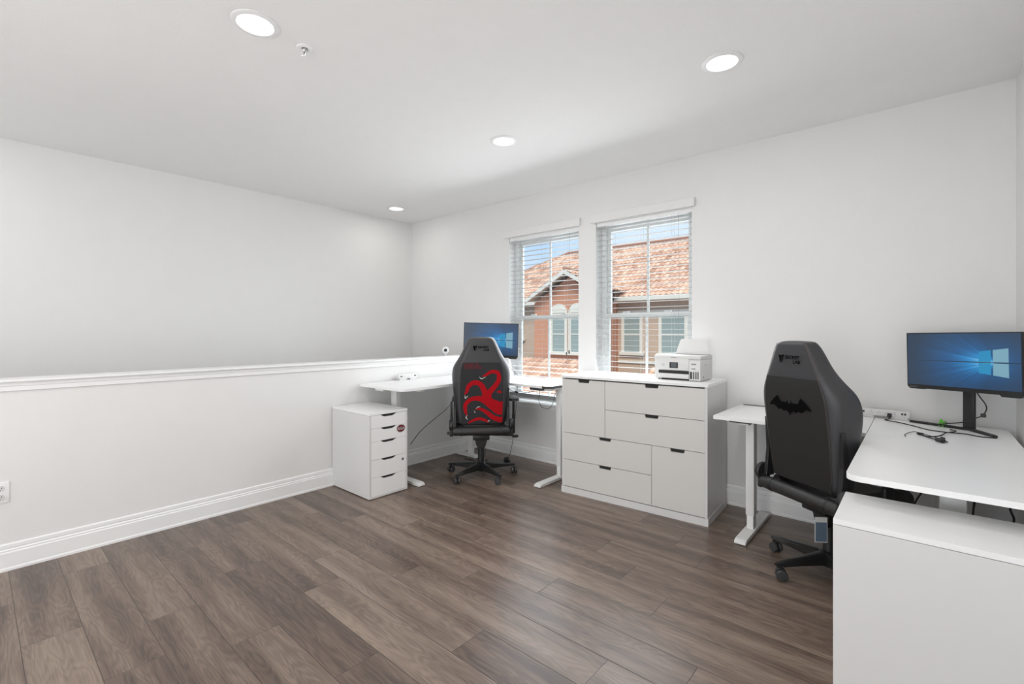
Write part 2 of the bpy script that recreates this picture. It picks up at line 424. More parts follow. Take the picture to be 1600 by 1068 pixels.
# cap of the low wall
CP = [(-0.035, 0.060), (0.030, 0.060), (0.034, 0.056), (0.034, 0.048), (0.030, 0.044), (0.016, 0.042), (0.016, 0.024), (0.012, 0.020), (0.012, -0.004), (0.0, -0.008), (0.0, 0.0), (-0.12, 0.0), (-0.12, -0.008), (-0.132, -0.004), (-0.132, 0.02), (-0.136, 0.042), (-0.15, 0.044), (-0.154, 0.052), (-0.150, 0.060)]
moulding('trim_1', CP, (XK, REAR_Y, 0), (XK, YW, 0), (1, 0, 0), 1.0)

# windows
def window(idx, w):
    x0, x1 = w; y0 = YW + 0.115; y1 = YW + 0.175; zm = 1.475; xm = (x0 + x1) / 2
    f = MB()
    f.bb(x0, x0 + 0.045, y0, y1, ZS, ZH, 0.003); f.bb(x1 - 0.045, x1, y0, y1, ZS, ZH, 0.003)
    f.bb(x0 + 0.045, x1 - 0.045, y0 + 0.001, y1 - 0.001, ZH - 0.045, ZH); f.bb(x0 + 0.045, x1 - 0.045, y0 + 0.001, y1 - 0.001, ZS, ZS + 0.05)
    root = struct(f.build('window_%d' % idx, 'vinyl'))
    def sash(name, za, zb, ya, yb):
        s = MB(); a, c = x0 + 0.045, x1 - 0.045; t = 0.034
        s.bb(a, a + t, ya, yb, za, zb, 0.002); s.bb(c - t, c, ya, yb, za, zb, 0.002); s.bb(a + t, c - t, ya + 0.0005, yb - 0.0005, za, za + t); s.bb(a + t, c - t, ya + 0.0005, yb - 0.0005, zb - t, zb)
        s.bb(xm - 0.010, xm + 0.010, ya + 0.006, yb - 0.006, za + t, zb - t)
        so_ = s.build(name, 'vinyl', root)
        g_ = MB(); ym = (ya + yb) / 2; g_.bb(a + t, c - t, ym - 0.001, ym + 0.001, za + t, zb - t); g_.build('glass_pane', 'glass', so_)
        return so_
    sash('upper_sash', zm - 0.02, ZH - 0.045, y0 + 0.030, y0 + 0.055)
    ls = sash('lower_sash', ZS + 0.05, zm + 0.02, y0 + 0.002, y0 + 0.027)
    for fx in (0.28, 0.72):
        k = MB(); xx = x0 + (x1 - x0) * fx; k.bb(xx - 0.03, xx + 0.03, y0 - 0.006, y0 + 0.02, zm + 0.020, zm + 0.034, 0.003); k.build('sash_lock', 'vinyl', ls)
    s = MB(); s.bb(x0 - 0.025, x1 + 0.025, YW - 0.022, y0, ZS - 0.018, ZS + 0.001, 0.004); s.bb(x0 + 0.0, x1 - 0.0, YW - 0.010, YW, ZS - 0.055, ZS - 0.018, 0.002)
    s.build('window_sill', 'trim', root)
window(1, W1); window(2, W2)

# blinds
def blind(w, label, stack):
    x0, x1 = w
    root = thing('window_blind', label, 'blind', ((x0 + x1) / 2, YW, ZH), 0, 'white slatted blinds'); hw = (x1 - x0) / 2
    v = MB(); v.bb(-hw - 0.045, hw + 0.030, -0.032, -0.004, -0.010, 0.062, 0.004); v.bb(-hw - 0.045, -hw - 0.03, -0.004, 0.0, -0.010, 0.062); v.build('valance', 'wall', root)
    h = MB(); h.bb(-hw + 0.004, hw - 0.004, 0.010, 0.062, -0.045, -0.002, 0.003); h.build('headrail', 'trim', root)
    s = MB(); zb = ZS + 0.035 - ZH
    z = -0.075; ys = 0.012; n_ = 0
    while z > zb + 0.02 + stack * 0.0048:
        s.box((0, ys + 0.024, z), (2 * hw - 0.012, 0.037, 0.0022), Matrix.Rotation(R(-1.5), 4, 'X')); z -= 0.0488
    for i in range(stack):
        zz = zb + 0.018 + i * 0.0048; s.bb(-hw + 0.006, hw - 0.006, ys, ys + 0.048, zz, zz + 0.003)
    s.build('slats', 'slat', root)
    r = MB(); r.bb(-hw + 0.006, hw - 0.006, ys, ys + 0.05, zb - 0.004, zb + 0.014, 0.003); r.build('bottom_rail', 'slat', root)
    for fx in (-0.62, 0.0, 0.62):
        c = MB()
        for yy in (ys - 0.001, ys + 0.049): c.tube([(hw * fx, yy, -0.04), (hw * fx, yy, zb)], 0.0009, 4)
        c.build('ladder_cord', 'slat', root)
    c = MB(); c.tube([(hw - 0.11, 0.004, -0.04), (hw - 0.105, 0.002, -0.6), (hw - 0.11, 0.002, -1.21)], 0.0012, 5)
    c.build('lift_cord', 'grey', root)
    t_ = MB(); t_.lathe([(0.001, 0.02), (0.006, 0.012), (0.008, -0.014), (0.005, -0.02)], 10, Matrix.Translation((hw - 0.11, 0.002, -1.22))); t_.build('cord_tassel', 'dkgrey', root, True)
    w_ = MB(); w_.tube([(-hw + 0.10, 0.0, -0.045), (-hw + 0.10, 0.0, -1.16)], 0.0035, 6); w_.build('tilt_wand', 'slat', root)
    return root
blind(W1, 'white slatted blind over the left window, above the standing desk', 7)
blind(W2, 'white slatted blind over the right window, behind the printer', 7)

# ------------------------------------------------------------------ ceiling lights
def downlight(x, y, label=None, group='round recessed ceiling lights', k=1.0):
    root = thing('ceiling_light', label, 'ceiling light', (x, y, ZC), 0, group)
    t = MB(); t.lathe([(0.100, 0.0), (0.100, -0.004), (0.092, -0.008), (0.078, -0.008), (0.074, 0.004), (0.073, 0.02), (0.1, 0.02)], 40); t.build('trim_ring', 'trim', root, True)
    d = MB(); d.lathe([(0.0745, 0.001), (0.0745, -0.003), (0.060, -0.0045), (0.001, -0.005)], 40); d.build('diffuser', 'lamp', root, True)
    ld = bpy.data.lights.new('lamp_light', 'AREA'); ld.shape = 'DISK'; ld.size = 0.145; ld.energy = LAMP_W * k; ld.color = (1.0, 0.975, 0.94)
    lo = bpy.data.objects.new('lamp_light', ld); COL.objects.link(lo); lo.location = (x, y, ZC - 0.012)
downlight(-2.313, 0.861, 'large round recessed ceiling light nearest the camera, beside the sprinkler head')
downlight(-2.346, 2.605, 'round recessed ceiling light in the middle, ahead of the left window')
downlight(-0.792, 2.594, 'round recessed ceiling light on the right, over the desk side')
downlight(-4.579, 3.229, 'small distant recessed ceiling light over the stairwell corner', k=0.45)
for x, y in ((-0.792, 0.80), (-2.33, -0.9), (-0.79, -0.9), (-2.33, -2.6), (-0.79, -2.6), (-4.58, -0.6), (-4.58, -2.6)):
    downlight(x, y, 'round recessed ceiling light behind the camera, out of the photo')

# sprinkler head
root = thing('sprinkler_head', 'small pendent fire sprinkler on the ceiling next to the nearest recessed light', 'sprinkler', (-2.326, 1.097, ZC))
t = MB(); t.lathe([(0.038, 0.0), (0.036, -0.004), (0.022, -0.008), (0.014, -0.004), (0.014, 0.0)], 28); t.build('escutcheon', 'trim', root, True)
t = MB(); t.lathe([(0.010, 0.0), (0.010, -0.016), (0.007, -0.020), (0.004, -0.022)], 14); t.tube([(-0.010, 0, -0.014), (-0.012, 0, -0.026), (-0.003, 0, -0.042)], 0.0018, 6); t.tube([(0.010, 0, -0.014), (0.012, 0, -0.026), (0.003, 0, -0.042)], 0.0018, 6)
t.build('frame', 'metal', root, True)
t = MB(); t.lathe([(0.002, -0.021), (0.0022, -0.040)], 8); t.build('bulb', 'dkgrey', root, True)
t = MB(); t.lathe([(0.003, -0.041), (0.015, -0.043), (0.015, -0.045), (0.002, -0.045)], 20); t.build('deflector', 'trim', root, True)

# wall outlet on the low wall
root = thing('wall_outlet', 'white electrical outlet plate low on the half wall at the left edge', 'outlet', (XK, 0.108, 0.435), R(90))
t = MB(); t.bb(-0.036, 0.036, -0.006, 0, -0.059, 0.059, 0.003); t.build('cover_plate', 'trim', root, True)
for s in (-1, 1):
    t = MB(); t.lathe([(0.017, 0.006), (0.017, 0.009), (0.001, 0.0092)], 20, Matrix.Translation((0, 0, s * 0.024)) @ Matrix.Rotation(PI / 2, 4, 'X')); r_ = t.build('receptacle', 'white', root, True)
    t = MB()
    for xx, hh in ((-0.006, 0.008), (0.006, 0.007)): t.bb(xx - 0.001, xx + 0.001, -0.0098, -0.009, s * 0.024 - hh / 2 + 0.003, s * 0.024 + hh / 2 + 0.003)
    t.bb(-0.002, 0.002, -0.0098, -0.009, s * 0.024 - 0.011, s * 0.024 - 0.007); t.build('slots', 'gap', r_)

# ================================================================== DRAWER CABINETS (five drawers, cut-out grips)
def drawer_cabinet(name, label, loc, rz, sticker=False):
    """local: front faces -Y, width along X (0..w), depth along +Y"""
    w, d, h, t = 0.362, 0.57, 0.680, 0.014
    root = thing(name, label, 'drawer cabinet', loc, rz, 'white five drawer cabinets')
    b = MB(); b.bb(0, t, 0, d, 0.006, h - 0.020, 0.001); b.bb(w - t, w, 0, d, 0.006, h - 0.020, 0.001); b.bb(t, w - t, d - 0.01, d, 0.03, h - 0.02); b.bb(t, w - t, 0.0, d, 0.006, 0.022)
    b.build('body', 'white', root)
    b = MB(); b.bb(0, w, 0, d, h - 0.0185, h, 0.0012); b.build('top_panel', 'desktop', root)  # top painted a lighter white than the sides, as if catching more light
    b = MB(); b.bb(t, w - t, 0.016, 0.030, 0.022, h - 0.019); b.build('shade_backing', 'gap', root)  # dark sheet behind the drawers, painted shade of the inside
    for x in (0.03, w - 0.03):
        for y in (0.03, d - 0.03):
            f = MB(); f.lathe([(0.012, 0.0), (0.012, 0.007)], 10, Matrix.Translation((x, y, 0))); f.build('foot', 'gap', root)
    zt = h - 0.020; hs = [0.1035, 0.1035, 0.144, 0.144, 0.144]; x0, x1 = t + 0.002, w - t - 0.002; xm = w / 2
    for i, hh in enumerate(hs):
        za, zb = zt - hh + 0.001, zt - 0.001
        hw, hd = 0.076, 0.019
        poly = [(x0, za), (x1, za), (x1, zb), (xm + hw, zb)]
        poly += [(xm + hw * math.cos(a_) if False else xm + hw - (hw - 0.032) * q, zb - hd * math.sin(q * PI / 2)) for q, a_ in ((0.35, 0), (0.7, 0), (1.0, 0))]
        poly += [(xm - hw + (hw - 0.032) * q, zb - hd * math.sin(q * PI / 2)) for q in (1.0, 0.7, 0.35)]
        poly += [(xm - hw, zb), (x0, zb)]
        b = MB(); b.prism(poly, 0.0, 0.015, XZ((0, 0.0155, 0)))
        dr = b.build('drawer', 'whitelit', root)
        g_ = MB(); g_.bb(xm - hw + 0.002, xm + hw - 0.002, 0.0135, 0.0158, zb - 0.021, zb - 0.0005); plabel(g_.build('grip_shade', 'gap', dr), 'painted shade in the finger recess')  # dark patch painted as shade inside the grip cut-out
        if i == 3:
            k = MB(); k.lathe([(0.010, 0.0), (0.010, 0.003), (0.001, 0.0035)], 20, Matrix.Translation((x1 - 0.032, 0.0, zb - 0.042)) @ Matrix.Rotation(PI / 2, 4, 'X')); lk = k.build('lock', 'dkgrey', dr, True)
            k = MB(); k.lathe([(0.0045, 0.003), (0.0045, 0.0045), (0.0005, 0.0045)], 14, Matrix.Translation((x1 - 0.032, 0.0, zb - 0.042)) @ Matrix.Rotation(PI / 2, 4, 'X')); k.build('keyhole', 'metal', lk, True)
        zt -= hh
    if sticker:
        st = thing('sticker', 'oval dark red and white sticker on the upper drawers of the cabinet', 'sticker', loc, rz)
        cx_, cz_ = 0.296, 0.523
        def oval(a, c, y0, y1, m, nm, par):
            q = MB(); q.prism([(cx_ + a * math.cos(2 * PI * k / 36), cz_ + c * math.sin(2 * PI * k / 36)) for k in range(36)], -y0, -y1, XZ((0, 0, 0))); return q.build(nm, m, par)
        q = MB(); q.prism([(cx_ + 0.046 * math.cos(2 * PI * k / 36), cz_ + 0.036 * math.sin(2 * PI * k / 36)) for k in range(36)], 0.0004, 0.0010, XZ((0, 0, 0))); q.build('backing', 'white', st)
        q = MB(); q.prism([(cx_ + 0.040 * math.cos(2 * PI * k / 36), cz_ + 0.030 * math.sin(2 * PI * k / 36)) for k in range(36)], 0.0011, 0.0014, XZ((0, 0, 0))); q.build('oval', 'wine', st)
        q = MB(); q.merge(text_mesh('AIGA', 0.030, 1.0, 1.0, 'CENTER', 0.0006), XZ((cx_, -0.0016, cz_ - 0.0105))); q.build('lettering', 'cream', st)
    return root
drawer_cabinet('drawer_cabinet', 'white five drawer cabinet against the half wall with an oval sticker', (-3.262, 2.050, 0), R(90), sticker=True)
drawer_cabinet('drawer_cabinet', 'white drawer cabinet in the right foreground, its plain side panel showing', (-0.232, 2.328, 0), R(-90))

# ================================================================== CHEST OF DRAWERS
def chest():
    w, d, h = 1.166, 0.50, 0.965
    root = thing('chest_of_drawers', 'wide white chest with six handleless fronts under the right window', 'chest of drawers', (-2.255, 3.217, 0), R(3.2))
    b = MB(); b.bb(0.0, w, 0.0, d, 0, 0.052, 0.001); b.build('plinth', 'white', root)
    b = MB(); b.bb(0.006, 0.024, 0.004, d, 0.054, h - 0.022); b.bb(w - 0.024, w - 0.006, 0.004, d, 0.054, h - 0.022); b.bb(0.02, w - 0.02, d - 0.012, d, 0.054, h - 0.022)
    b.build('carcass', 'white', root)
    b = MB(); b.bb(0.02, w - 0.02, 0.024, 0.034, 0.054, h - 0.022); b.build('shade_backing', 'gap', root)  # dark sheet behind the fronts stands in for shade in the gaps
    b = MB(); b.bb(0, w, -0.004, d, h - 0.020, h, 0.0012); b.build('top_panel', 'desktop', root)  # lighter white than the carcass, brightness of a lit top put into colour
    xa, xb = 0.022, w - 0.022; u = (xb - xa) / 3; zt = h - 0.028; rh = (zt - 0.056) / 4
    def front(x0, x1, z0, z1):
        x0 += 0.0018; x1 -= 0.0018; z0 += 0.0018; z1 -= 0.0018; xm = (x0 + x1) / 2
        hw, hd = 0.052, 0.023
        poly = [(x0, z0), (x1, z0), (x1, z1), (xm + hw, z1), (xm + hw - 0.006, z1 - hd), (xm - hw + 0.006, z1 - hd), (xm - hw, z1), (x0, z1)]
        q = MB(); q.prism(poly, 0, 0.018, XZ((0, 0.020, 0))); f = q.build('drawer', 'whitefront', root)
        g_ = MB(); g_.bb(xm - hw + 0.001, xm + hw - 0.001, 0.016, 0.021, z1 - hd - 0.001, z1 - 0.001); plabel(g_.build('grip_shade', 'gap', f), 'painted shade in the grip notch')  # dark box in the notch, shade put in as colour
    front(xa, xa + u, zt - 2 * rh, zt); front(xa + u, xb, zt - rh, zt); front(xa + u, xb, zt - 2 * rh, zt - rh)
    front(xa, xa + 2 * u, zt - 3 * rh, zt - 2 * rh); front(xa, xa + 2 * u, zt - 4 * rh, zt - 3 * rh); front(xa + 2 * u, xb, zt - 4 * rh, zt - 2 * rh)
chest()

# ================================================================== STANDING DESKS
def rounded(x0, x1, y0, y1, rads, n=6):
    """rads: corner radii for (x0,y0),(x1,y0),(x1,y1),(x0,y1)"""
    out = []
    for (cx_, cy_, sx, sy, a0), r in zip(((x0, y0, 1, 1, PI), (x1, y0, -1, 1, 1.5 * PI), (x1, y1, -1, -1, 0), (x0, y1, 1, -1, 0.5 * PI)), rads):
        if r <= 0: out.append((cx_, cy_)); continue
        for k in range(n + 1):
            a_ = a0 + (PI / 2) * k / n; out.append((cx_ + sx * r + r * math.cos(a_), cy_ + sy * r + r * math.sin(a_)))
    return out
def desk_leg(root, x, y, ztop, axis, f0, f1):
    """two-stage lifting column on a flat foot; axis 'x' or 'y' along which the foot runs from f0 to f1"""
    b = MB()
    sx, sy = (0.078, 0.052) if axis == 'x' else (0.052, 0.078)
    b.box((x, y, (ztop + 0.115) / 2), (sx, sy, ztop - 0.115), None, 0.006)
    c = b.build('lifting_column', 'metalw', root, True)
    b = MB(); b.box((x, y, 0.078), (sx - 0.010, sy - 0.010, 0.10), None, 0.005); b.build('inner_column', 'metalw', c, True)
    b = MB(); hw = 0.034; z1 = 0.030
    if axis == 'x':
        prof = [(f0, 0.004), (f1, 0.004), (f1, 0.020), (f1 - 0.03, z1), (f0 + 0.03, z1), (f0, 0.020)]
        b.prism(prof, -hw, hw, Matrix.Translation((0, y, 0)) @ Matrix.Rotation(PI / 2, 4, 'X'), 0.002)
    else:
        prof = [(f0, 0.004), (f1, 0.004), (f1, 0.020), (f1 - 0.03, z1), (f0 + 0.03, z1), (f0, 0.020)]
        b.prism(prof, -hw, hw, Matrix.Translation((x, 0, 0)) @ Matrix.Rotation(PI / 2, 4, 'Z') @ Matrix.Rotation(PI / 2, 4, 'X'), 0.002)
    f = b.build('desk_foot', 'metalw', root, True)
    for q in (f0 + 0.03, f1 - 0.03):
        p = (q, y, 0) if axis == 'x' else (x, q, 0)
        b = MB(); b.lathe([(0.014, 0), (0.014, 0.005)], 12, Matrix.Translation(p)); b.build('foot_pad', 'rubber', f)

def desk_left():
    z = 0.855; t = 0.022
    root = thing('standing_desk', 'white L-shaped standing desk in the far corner behind the red printed chair', 'desk', (-3.2, 3.5, 0), 0, 'white L-shaped standing desks')
    def L(o): o.location = (3.2, -3.5, 0); return o   # parts are drawn in room coordinates
    piv = bpy.data.objects.new
    parts = []
    class P_:
        pass
    b = MB(); b.T = Matrix.Translation((3.2, -3.5, 0)); b.prism(rounded(-3.815, -3.178, 2.30, 3.79, (0.01, 0.045, 0, 0.0)), z - t, z, bev=0.001); b.build('desktop_panel', 'desktop', root)
    b = MB(); b.T = Matrix.Translation((3.2, -3.5, 0)); b.prism([(-3.176, 3.235), (-2.425, 3.235), (-2.385, 3.275), (-2.385, 3.79), (-3.176, 3.79)], z - t, z, bev=0.001); b.build('desktop_panel', 'desktop', root)
    b = MB(); b.T = Matrix.Translation((3.2, -3.5, 0)); b.prism([(-2.47, 3.2335), (-2.425, 3.2335), (-2.3835, 3.2745), (-2.3835, 3.42), (-2.3845, 3.42), (-2.3865, 3.277), (-2.426, 3.2365), (-2.47, 3.2365)], z - t, z - 0.002); plabel(b.build('corner_guard', 'dkgrey', root), 'dark clip on the desk corner')
    def leg(x, y, ax, f0, f1):
        # shift into the root's frame
        dx, dy = 3.2, -3.5
        desk_leg(root, x + dx, y + dy, z - t - 0.02, ax, f0 + (dx if ax == 'x' else dy), f1 + (dx if ax == 'x' else dy))
    leg(-3.60, 2.535, 'x', -3.79, -3.225); leg(-3.60, 3.48, 'x', -3.79, -3.56 + 0.06); leg(-2.46, 3.50, 'y', 3.152, 3.78)
    b = MB(); b.T = Matrix.Translation((3.2, -3.5, 0)); zb = z - t - 0.002
    b.bb(-3.66, -3.54, 2.36, 3.6, zb - 0.028, zb, 0.002); b.bb(-3.6, -2.41, 3.45, 3.55, zb - 0.028, zb, 0.002); b.bb(-3.78, -3.22, 2.51, 2.56, zb - 0.020, zb, 0.002); b.bb(-2.49, -2.43, 3.28, 3.76, zb - 0.022, zb, 0.002)
    b.build('under_frame', 'metalw', root)
    b = MB(); b.T = Matrix.Translation((3.2, -3.5, 0)); b.bb(-2.62, -2.48, 3.25, 3.33, zb - 0.022, zb, 0.004); plabel(b.build('control_pad', 'dkgrey', root), 'dark height control under the front edge')
    b = MB(); b.T = Matrix.Translation((3.2, -3.5, 0)); b.bb(-2.60, -2.45, 3.60, 3.70, zb - 0.045, zb, 0.004); b.build('control_box', 'grey', root)
desk_left()

def desk_right():
    z = 0.780; t = 0.022; T = Matrix.Translation((0, -3.4, 0))
    root = thing('standing_desk', 'white L-shaped standing desk along the right wall, under the blue lit monitor', 'desk', (0, 3.4, 0), 0, 'white L-shaped standing desks')
    b = MB(); b.T = T; b.prism(rounded(-0.222, 0.362, 2.208, 3.79, (0.045, 0.045, 0.03, 0)), z - t, z, bev=0.001); b.build('desktop_panel', 'desktop', root)
    b = MB(); b.T = T; b.prism(rounded(-1.025, -0.2245, 3.175, 3.79, (0.006, 0, 0, 0.006)), z - t, z, bev=0.001); b.build('desktop_panel', 'desktop', root)
    def leg(x, y, ax, f0, f1):
        desk_leg(root, x, y - 3.4, z - t - 0.02, ax, f0 - (0 if ax == 'x' else 3.4), f1 - (0 if ax == 'x' else 3.4))
    leg(-0.852, 3.40, 'y', 3.137, 3.775); leg(0.10, 3.50, 'x', 0.02, 0.34); leg(0.092, 2.50, 'x', -0.18, 0.34)
    zb = z - t - 0.002
    b = MB(); b.T = T; b.bb(0.06, 0.16, 2.40, 3.6, zb - 0.028, zb, 0.002); b.bb(-0.9, 0.10, 3.45, 3.55, zb - 0.028, zb, 0.002); b.bb(-0.16, 0.33, 2.475, 2.525, zb - 0.020, zb, 0.002); b.bb(-0.88, -0.82, 3.21, 3.75, zb - 0.022, zb, 0.002)
    b.build('under_frame', 'metalw', root)
    b = MB(); b.T = T; b.bb(-0.93, -0.80, 3.185, 3.25, zb - 0.008, zb, 0.002); b.build('control_pad', 'dkgrey', root)
    b = MB(); b.T = T; b.bb(-1.0, -0.5, 3.775, 3.792, z - 0.001, z + 0.004); plabel(b.build('cable_strip', 'dkgrey', root), 'dark strip at the desk rim')
desk_right()

# ================================================================== MONITORS
def monitor(label, loc, rz, base_z, H_bottom, W_, tips, pole, roll=0.0):
    """loc = panel centre in plan at z 0; local +X along the screen to the right, screen faces -Y"""
    root = thing('computer_monitor', label, 'monitor', (loc[0], loc[1], base_z), rz, 'wide monitors with blue desktops')
    Hh = W_ * 0.645; z0 = H_bottom - base_z; z1 = z0 + Hh; hw = W_ / 2
    RT = Matrix.Translation((0, 0, (z0 + z1) / 2)) @ Matrix.Rotation(roll, 4, 'Y') @ Matrix.Translation((0, 0, -(z0 + z1) / 2))
    b = MB(); b.T = RT
    zc = z0 + 0.018
    b.prism([(-hw, zc), (-hw + 0.014, z0 + 0.004), (-hw + 0.085, z0 + 0.004), (-hw + 0.092, z0 + 0.009), (hw - 0.092, z0 + 0.009), (hw - 0.085, z0 - 0.002), (hw - 0.014, z0 - 0.002), (hw, zc), (hw, z1), (-hw, z1)], -0.018, 0.006, XZ((0, 0, 0)), 0.001)
    cs = b.build('case', 'black', root)
    b = MB(); b.T = RT; b.bb(-hw * 0.62, hw * 0.62, 0.016, 0.045, z0 + 0.06, z1 - 0.05, 0.012); b.build('rear_cover', 'black', root, True)
    # screen
    bm = bmesh.new(); uv = bm.loops.layers.uv.new('uv_a'); sx0, sx1, sz0, sz1 = -hw + 0.006, hw - 0.006, zc + 0.012, z1 - 0.006
    f = bm.faces.new([bm.verts.new(RT @ Vector(p)) for p in ((sx0, -0.0068, sz0), (sx1, -0.0068, sz0), (sx1, -0.0068, sz1), (sx0, -0.0068, sz1))])
    for lp, q in zip(f.loops, ((0, 0), (1, 0), (1, 1), (0, 1))): lp[uv].uv = q
    me = bpy.data.meshes.new('screen'); bm.to_mesh(me); bm.free(); me.materials.append(M['screen'])
    sc = bpy.data.objects.new('screen', me); COL.objects.link(sc); sc.parent = root; plabel(sc, 'blue lit screen with a window logo')
    sw, sh = sx1 - sx0, sz1 - sz0
    def pane(u0, u1, v00, v01, v10, v11, m):
        q = MB(); q.T = RT
        q.face([(sx0 + sw * u0, -0.0074, sz0 + sh * v00), (sx0 + sw * u1, -0.0074, sz0 + sh * v10), (sx0 + sw * u1, -0.0074, sz0 + sh * v11), (sx0 + sw * u0, -0.0074, sz0 + sh * v01)]); q.build('logo_pane', m, sc)
    pane(0.665, 0.765, 0.288, 0.468, 0.262, 0.468, 'logo_c'); pane(0.665, 0.765, 0.492, 0.672, 0.492, 0.700, 'logo_c')
    pane(0.782, 0.905, 0.258, 0.468, 0.225, 0.468, 'logo_w'); pane(0.782, 0.905, 0.492, 0.704, 0.492, 0.738, 'logo_w')
    q = MB(); q.merge(text_mesh('SAMSUNG', 0.008, 1.0, 1.05), RT @ XZ((-hw + 0.012, -0.0066, z0 + 0.0135))); q.build('lettering', 'grey', cs)
    # stand
    Ri = Matrix.Rotation(-rz, 4, 'Z')
    def lc(p): v_ = Ri @ Vector((p[0] - loc[0], p[1] - loc[1], 0)); return v_
    pl = lc(pole)
    b = MB(); b.box((pl.x, pl.y, (z0 + 0.14) / 2 + 0.005), (0.052, 0.024, z0 + 0.13), None, 0.006); b.box((pl.x, (pl.y + 0.03) / 2, z0 + 0.12), (0.05, pl.y, 0.05), None, 0.004)
    b.build('stand_post', 'black', root, True)
    for tp in tips:
        t_ = lc(tp); b = MB(); d_ = (t_ - pl); L_ = d_.length; a_ = math.atan2(d_.y, d_.x)
        mt = Matrix.Translation((pl.x, pl.y, 0)) @ Matrix.Rotation(a_, 4, 'Z')
        b.prism([(-0.02, -0.016), (L_ - 0.01, -0.009), (L_, -0.004), (L_, 0.004), (L_ - 0.01, 0.009), (-0.02, 0.016)], 0.001, 0.014, mt, 0.003); b.build('stand_leg', 'black', root)
    return root
ang_r = math.atan2(3.418 - 3.67, 0.381 + 0.062)
monitor('blue lit monitor on the right desk, standing on splayed black feet beside loose cables', (0.160, 3.544), ang_r, 0.780, 0.992, 0.512,
        [(-0.055, 3.725), (0.292, 3.452)], (0.200, 3.625), roll=R(-1.0))
monitor('blue lit monitor on the corner desk, partly hidden behind the red printed chair', (-3.187, 3.351), R(41.0), 0.855, 1.062, 0.535,
        [(-3.40, 3.22), (-3.12, 3.53)], (-3.245, 3.435), roll=R(1.6))

# ================================================================== GAMING CHAIRS
def lerp_table(T, z):
    for i in range(len(T) - 1):
        if T[i][0] <= z <= T[i + 1][0]:
            q = (z - T[i][0]) / (T[i + 1][0] - T[i][0]); q = q * q * (3 - 2 * q) if False else q
            return [a + (c - a) * q for a, c in zip(T[i][1:], T[i + 1][1:])]
    return list(T[-1][1:]) if z > T[-1][0] else list(T[0][1:])
#        z     half panel  half width  bolster depth
BT = [(0.495, 0.185, 0.222, 0.10), (0.60, 0.192, 0.232, 0.125), (0.72, 0.198, 0.240, 0.15), (0.85, 0.200, 0.254, 0.175), (0.95, 0.198, 0.262, 0.18),
      (1.01, 0.190, 0.252, 0.165), (1.07, 0.172, 0.214, 0.13), (1.13, 0.146, 0.176, 0.105), (1.19, 0.122, 0.150, 0.095), (1.243, 0.100, 0.126, 0.085), (1.275, 0.078, 0.104, 0.07)]
def back_y(z): return -0.185 - 0.115 * (z - 0.49) + (0.02 * max(0, z - 1.05) * 4)
def backrest_mesh():
    b = MB(); rows = []
    zs = [0.495, 0.515, 0.56, 0.62, 0.70, 0.78, 0.86, 0.93, 0.98, 1.02, 1.05, 1.08, 1.11, 1.15, 1.19, 1.22, 1.247, 1.265, 1.278]
    for z in zs:
        p, w, d = lerp_table(BT, z); y = back_y(z)
        if z < 0.51 or z > 1.27: sh = 0.82
        else: sh = 1.0
        p *= sh; w *= (1 + sh) / 2; yo = 0.02 * (1 - sh) * 5
        half = [(0, y + yo), (p * 0.55, y + yo), (p * 0.92, y + yo), (p, y + 0.003 + yo), (p + (w - p) * 0.55, y + 0.018 + yo), (w, y + 0.055), (w + 0.002, y + d * 0.75), (w - 0.012, y + d), (w - 0.045, y + d + 0.004), (p * 0.66, y + 0.095), (p * 0.3, y + 0.080), (0, y + 0.078)]
        ring = [(x, yy, z) for x, yy in half] + [(-x, yy, z) for x, yy in reversed(half[1:-1])]
        rows.append(ring)
    b.grid(rows, closed=True, cap=True); return b
def on_back(b, bm, cx_, cz_, off=0.004, k=1.0):
    """lay a flat drawing on the rear face of the backrest, readable from behind (+X to the right)"""
    for v in bm.verts:
        x, z = cx_ + v.co.x * k, cz_ + v.co.y * k; v.co = Vector((x, back_y(z) - off, z))
    b.merge(bm, Matrix())
def ribbon(path, widths, n=8):
    P = catmull([(x, y, 0) for x, y in path], n); bm = bmesh.new(); prev = None
    for i, p in enumerate(P):
        t = (P[min(i + 1, len(P) - 1)] - P[max(0, i - 1)]).normalized(); nn = Vector((-t.y, t.x, 0)); q = i / (len(P) - 1) * (len(widths) - 1)
        a = int(min(q, len(widths) - 2)); w = widths[a] + (widths[a + 1] - widths[a]) * (q - a)
        cur = (bm.verts.new(p + nn * w / 2), bm.verts.new(p - nn * w / 2))
        if prev: bm.faces.new((prev[0], prev[1], cur[1], cur[0]))
        prev = cur
    return bm

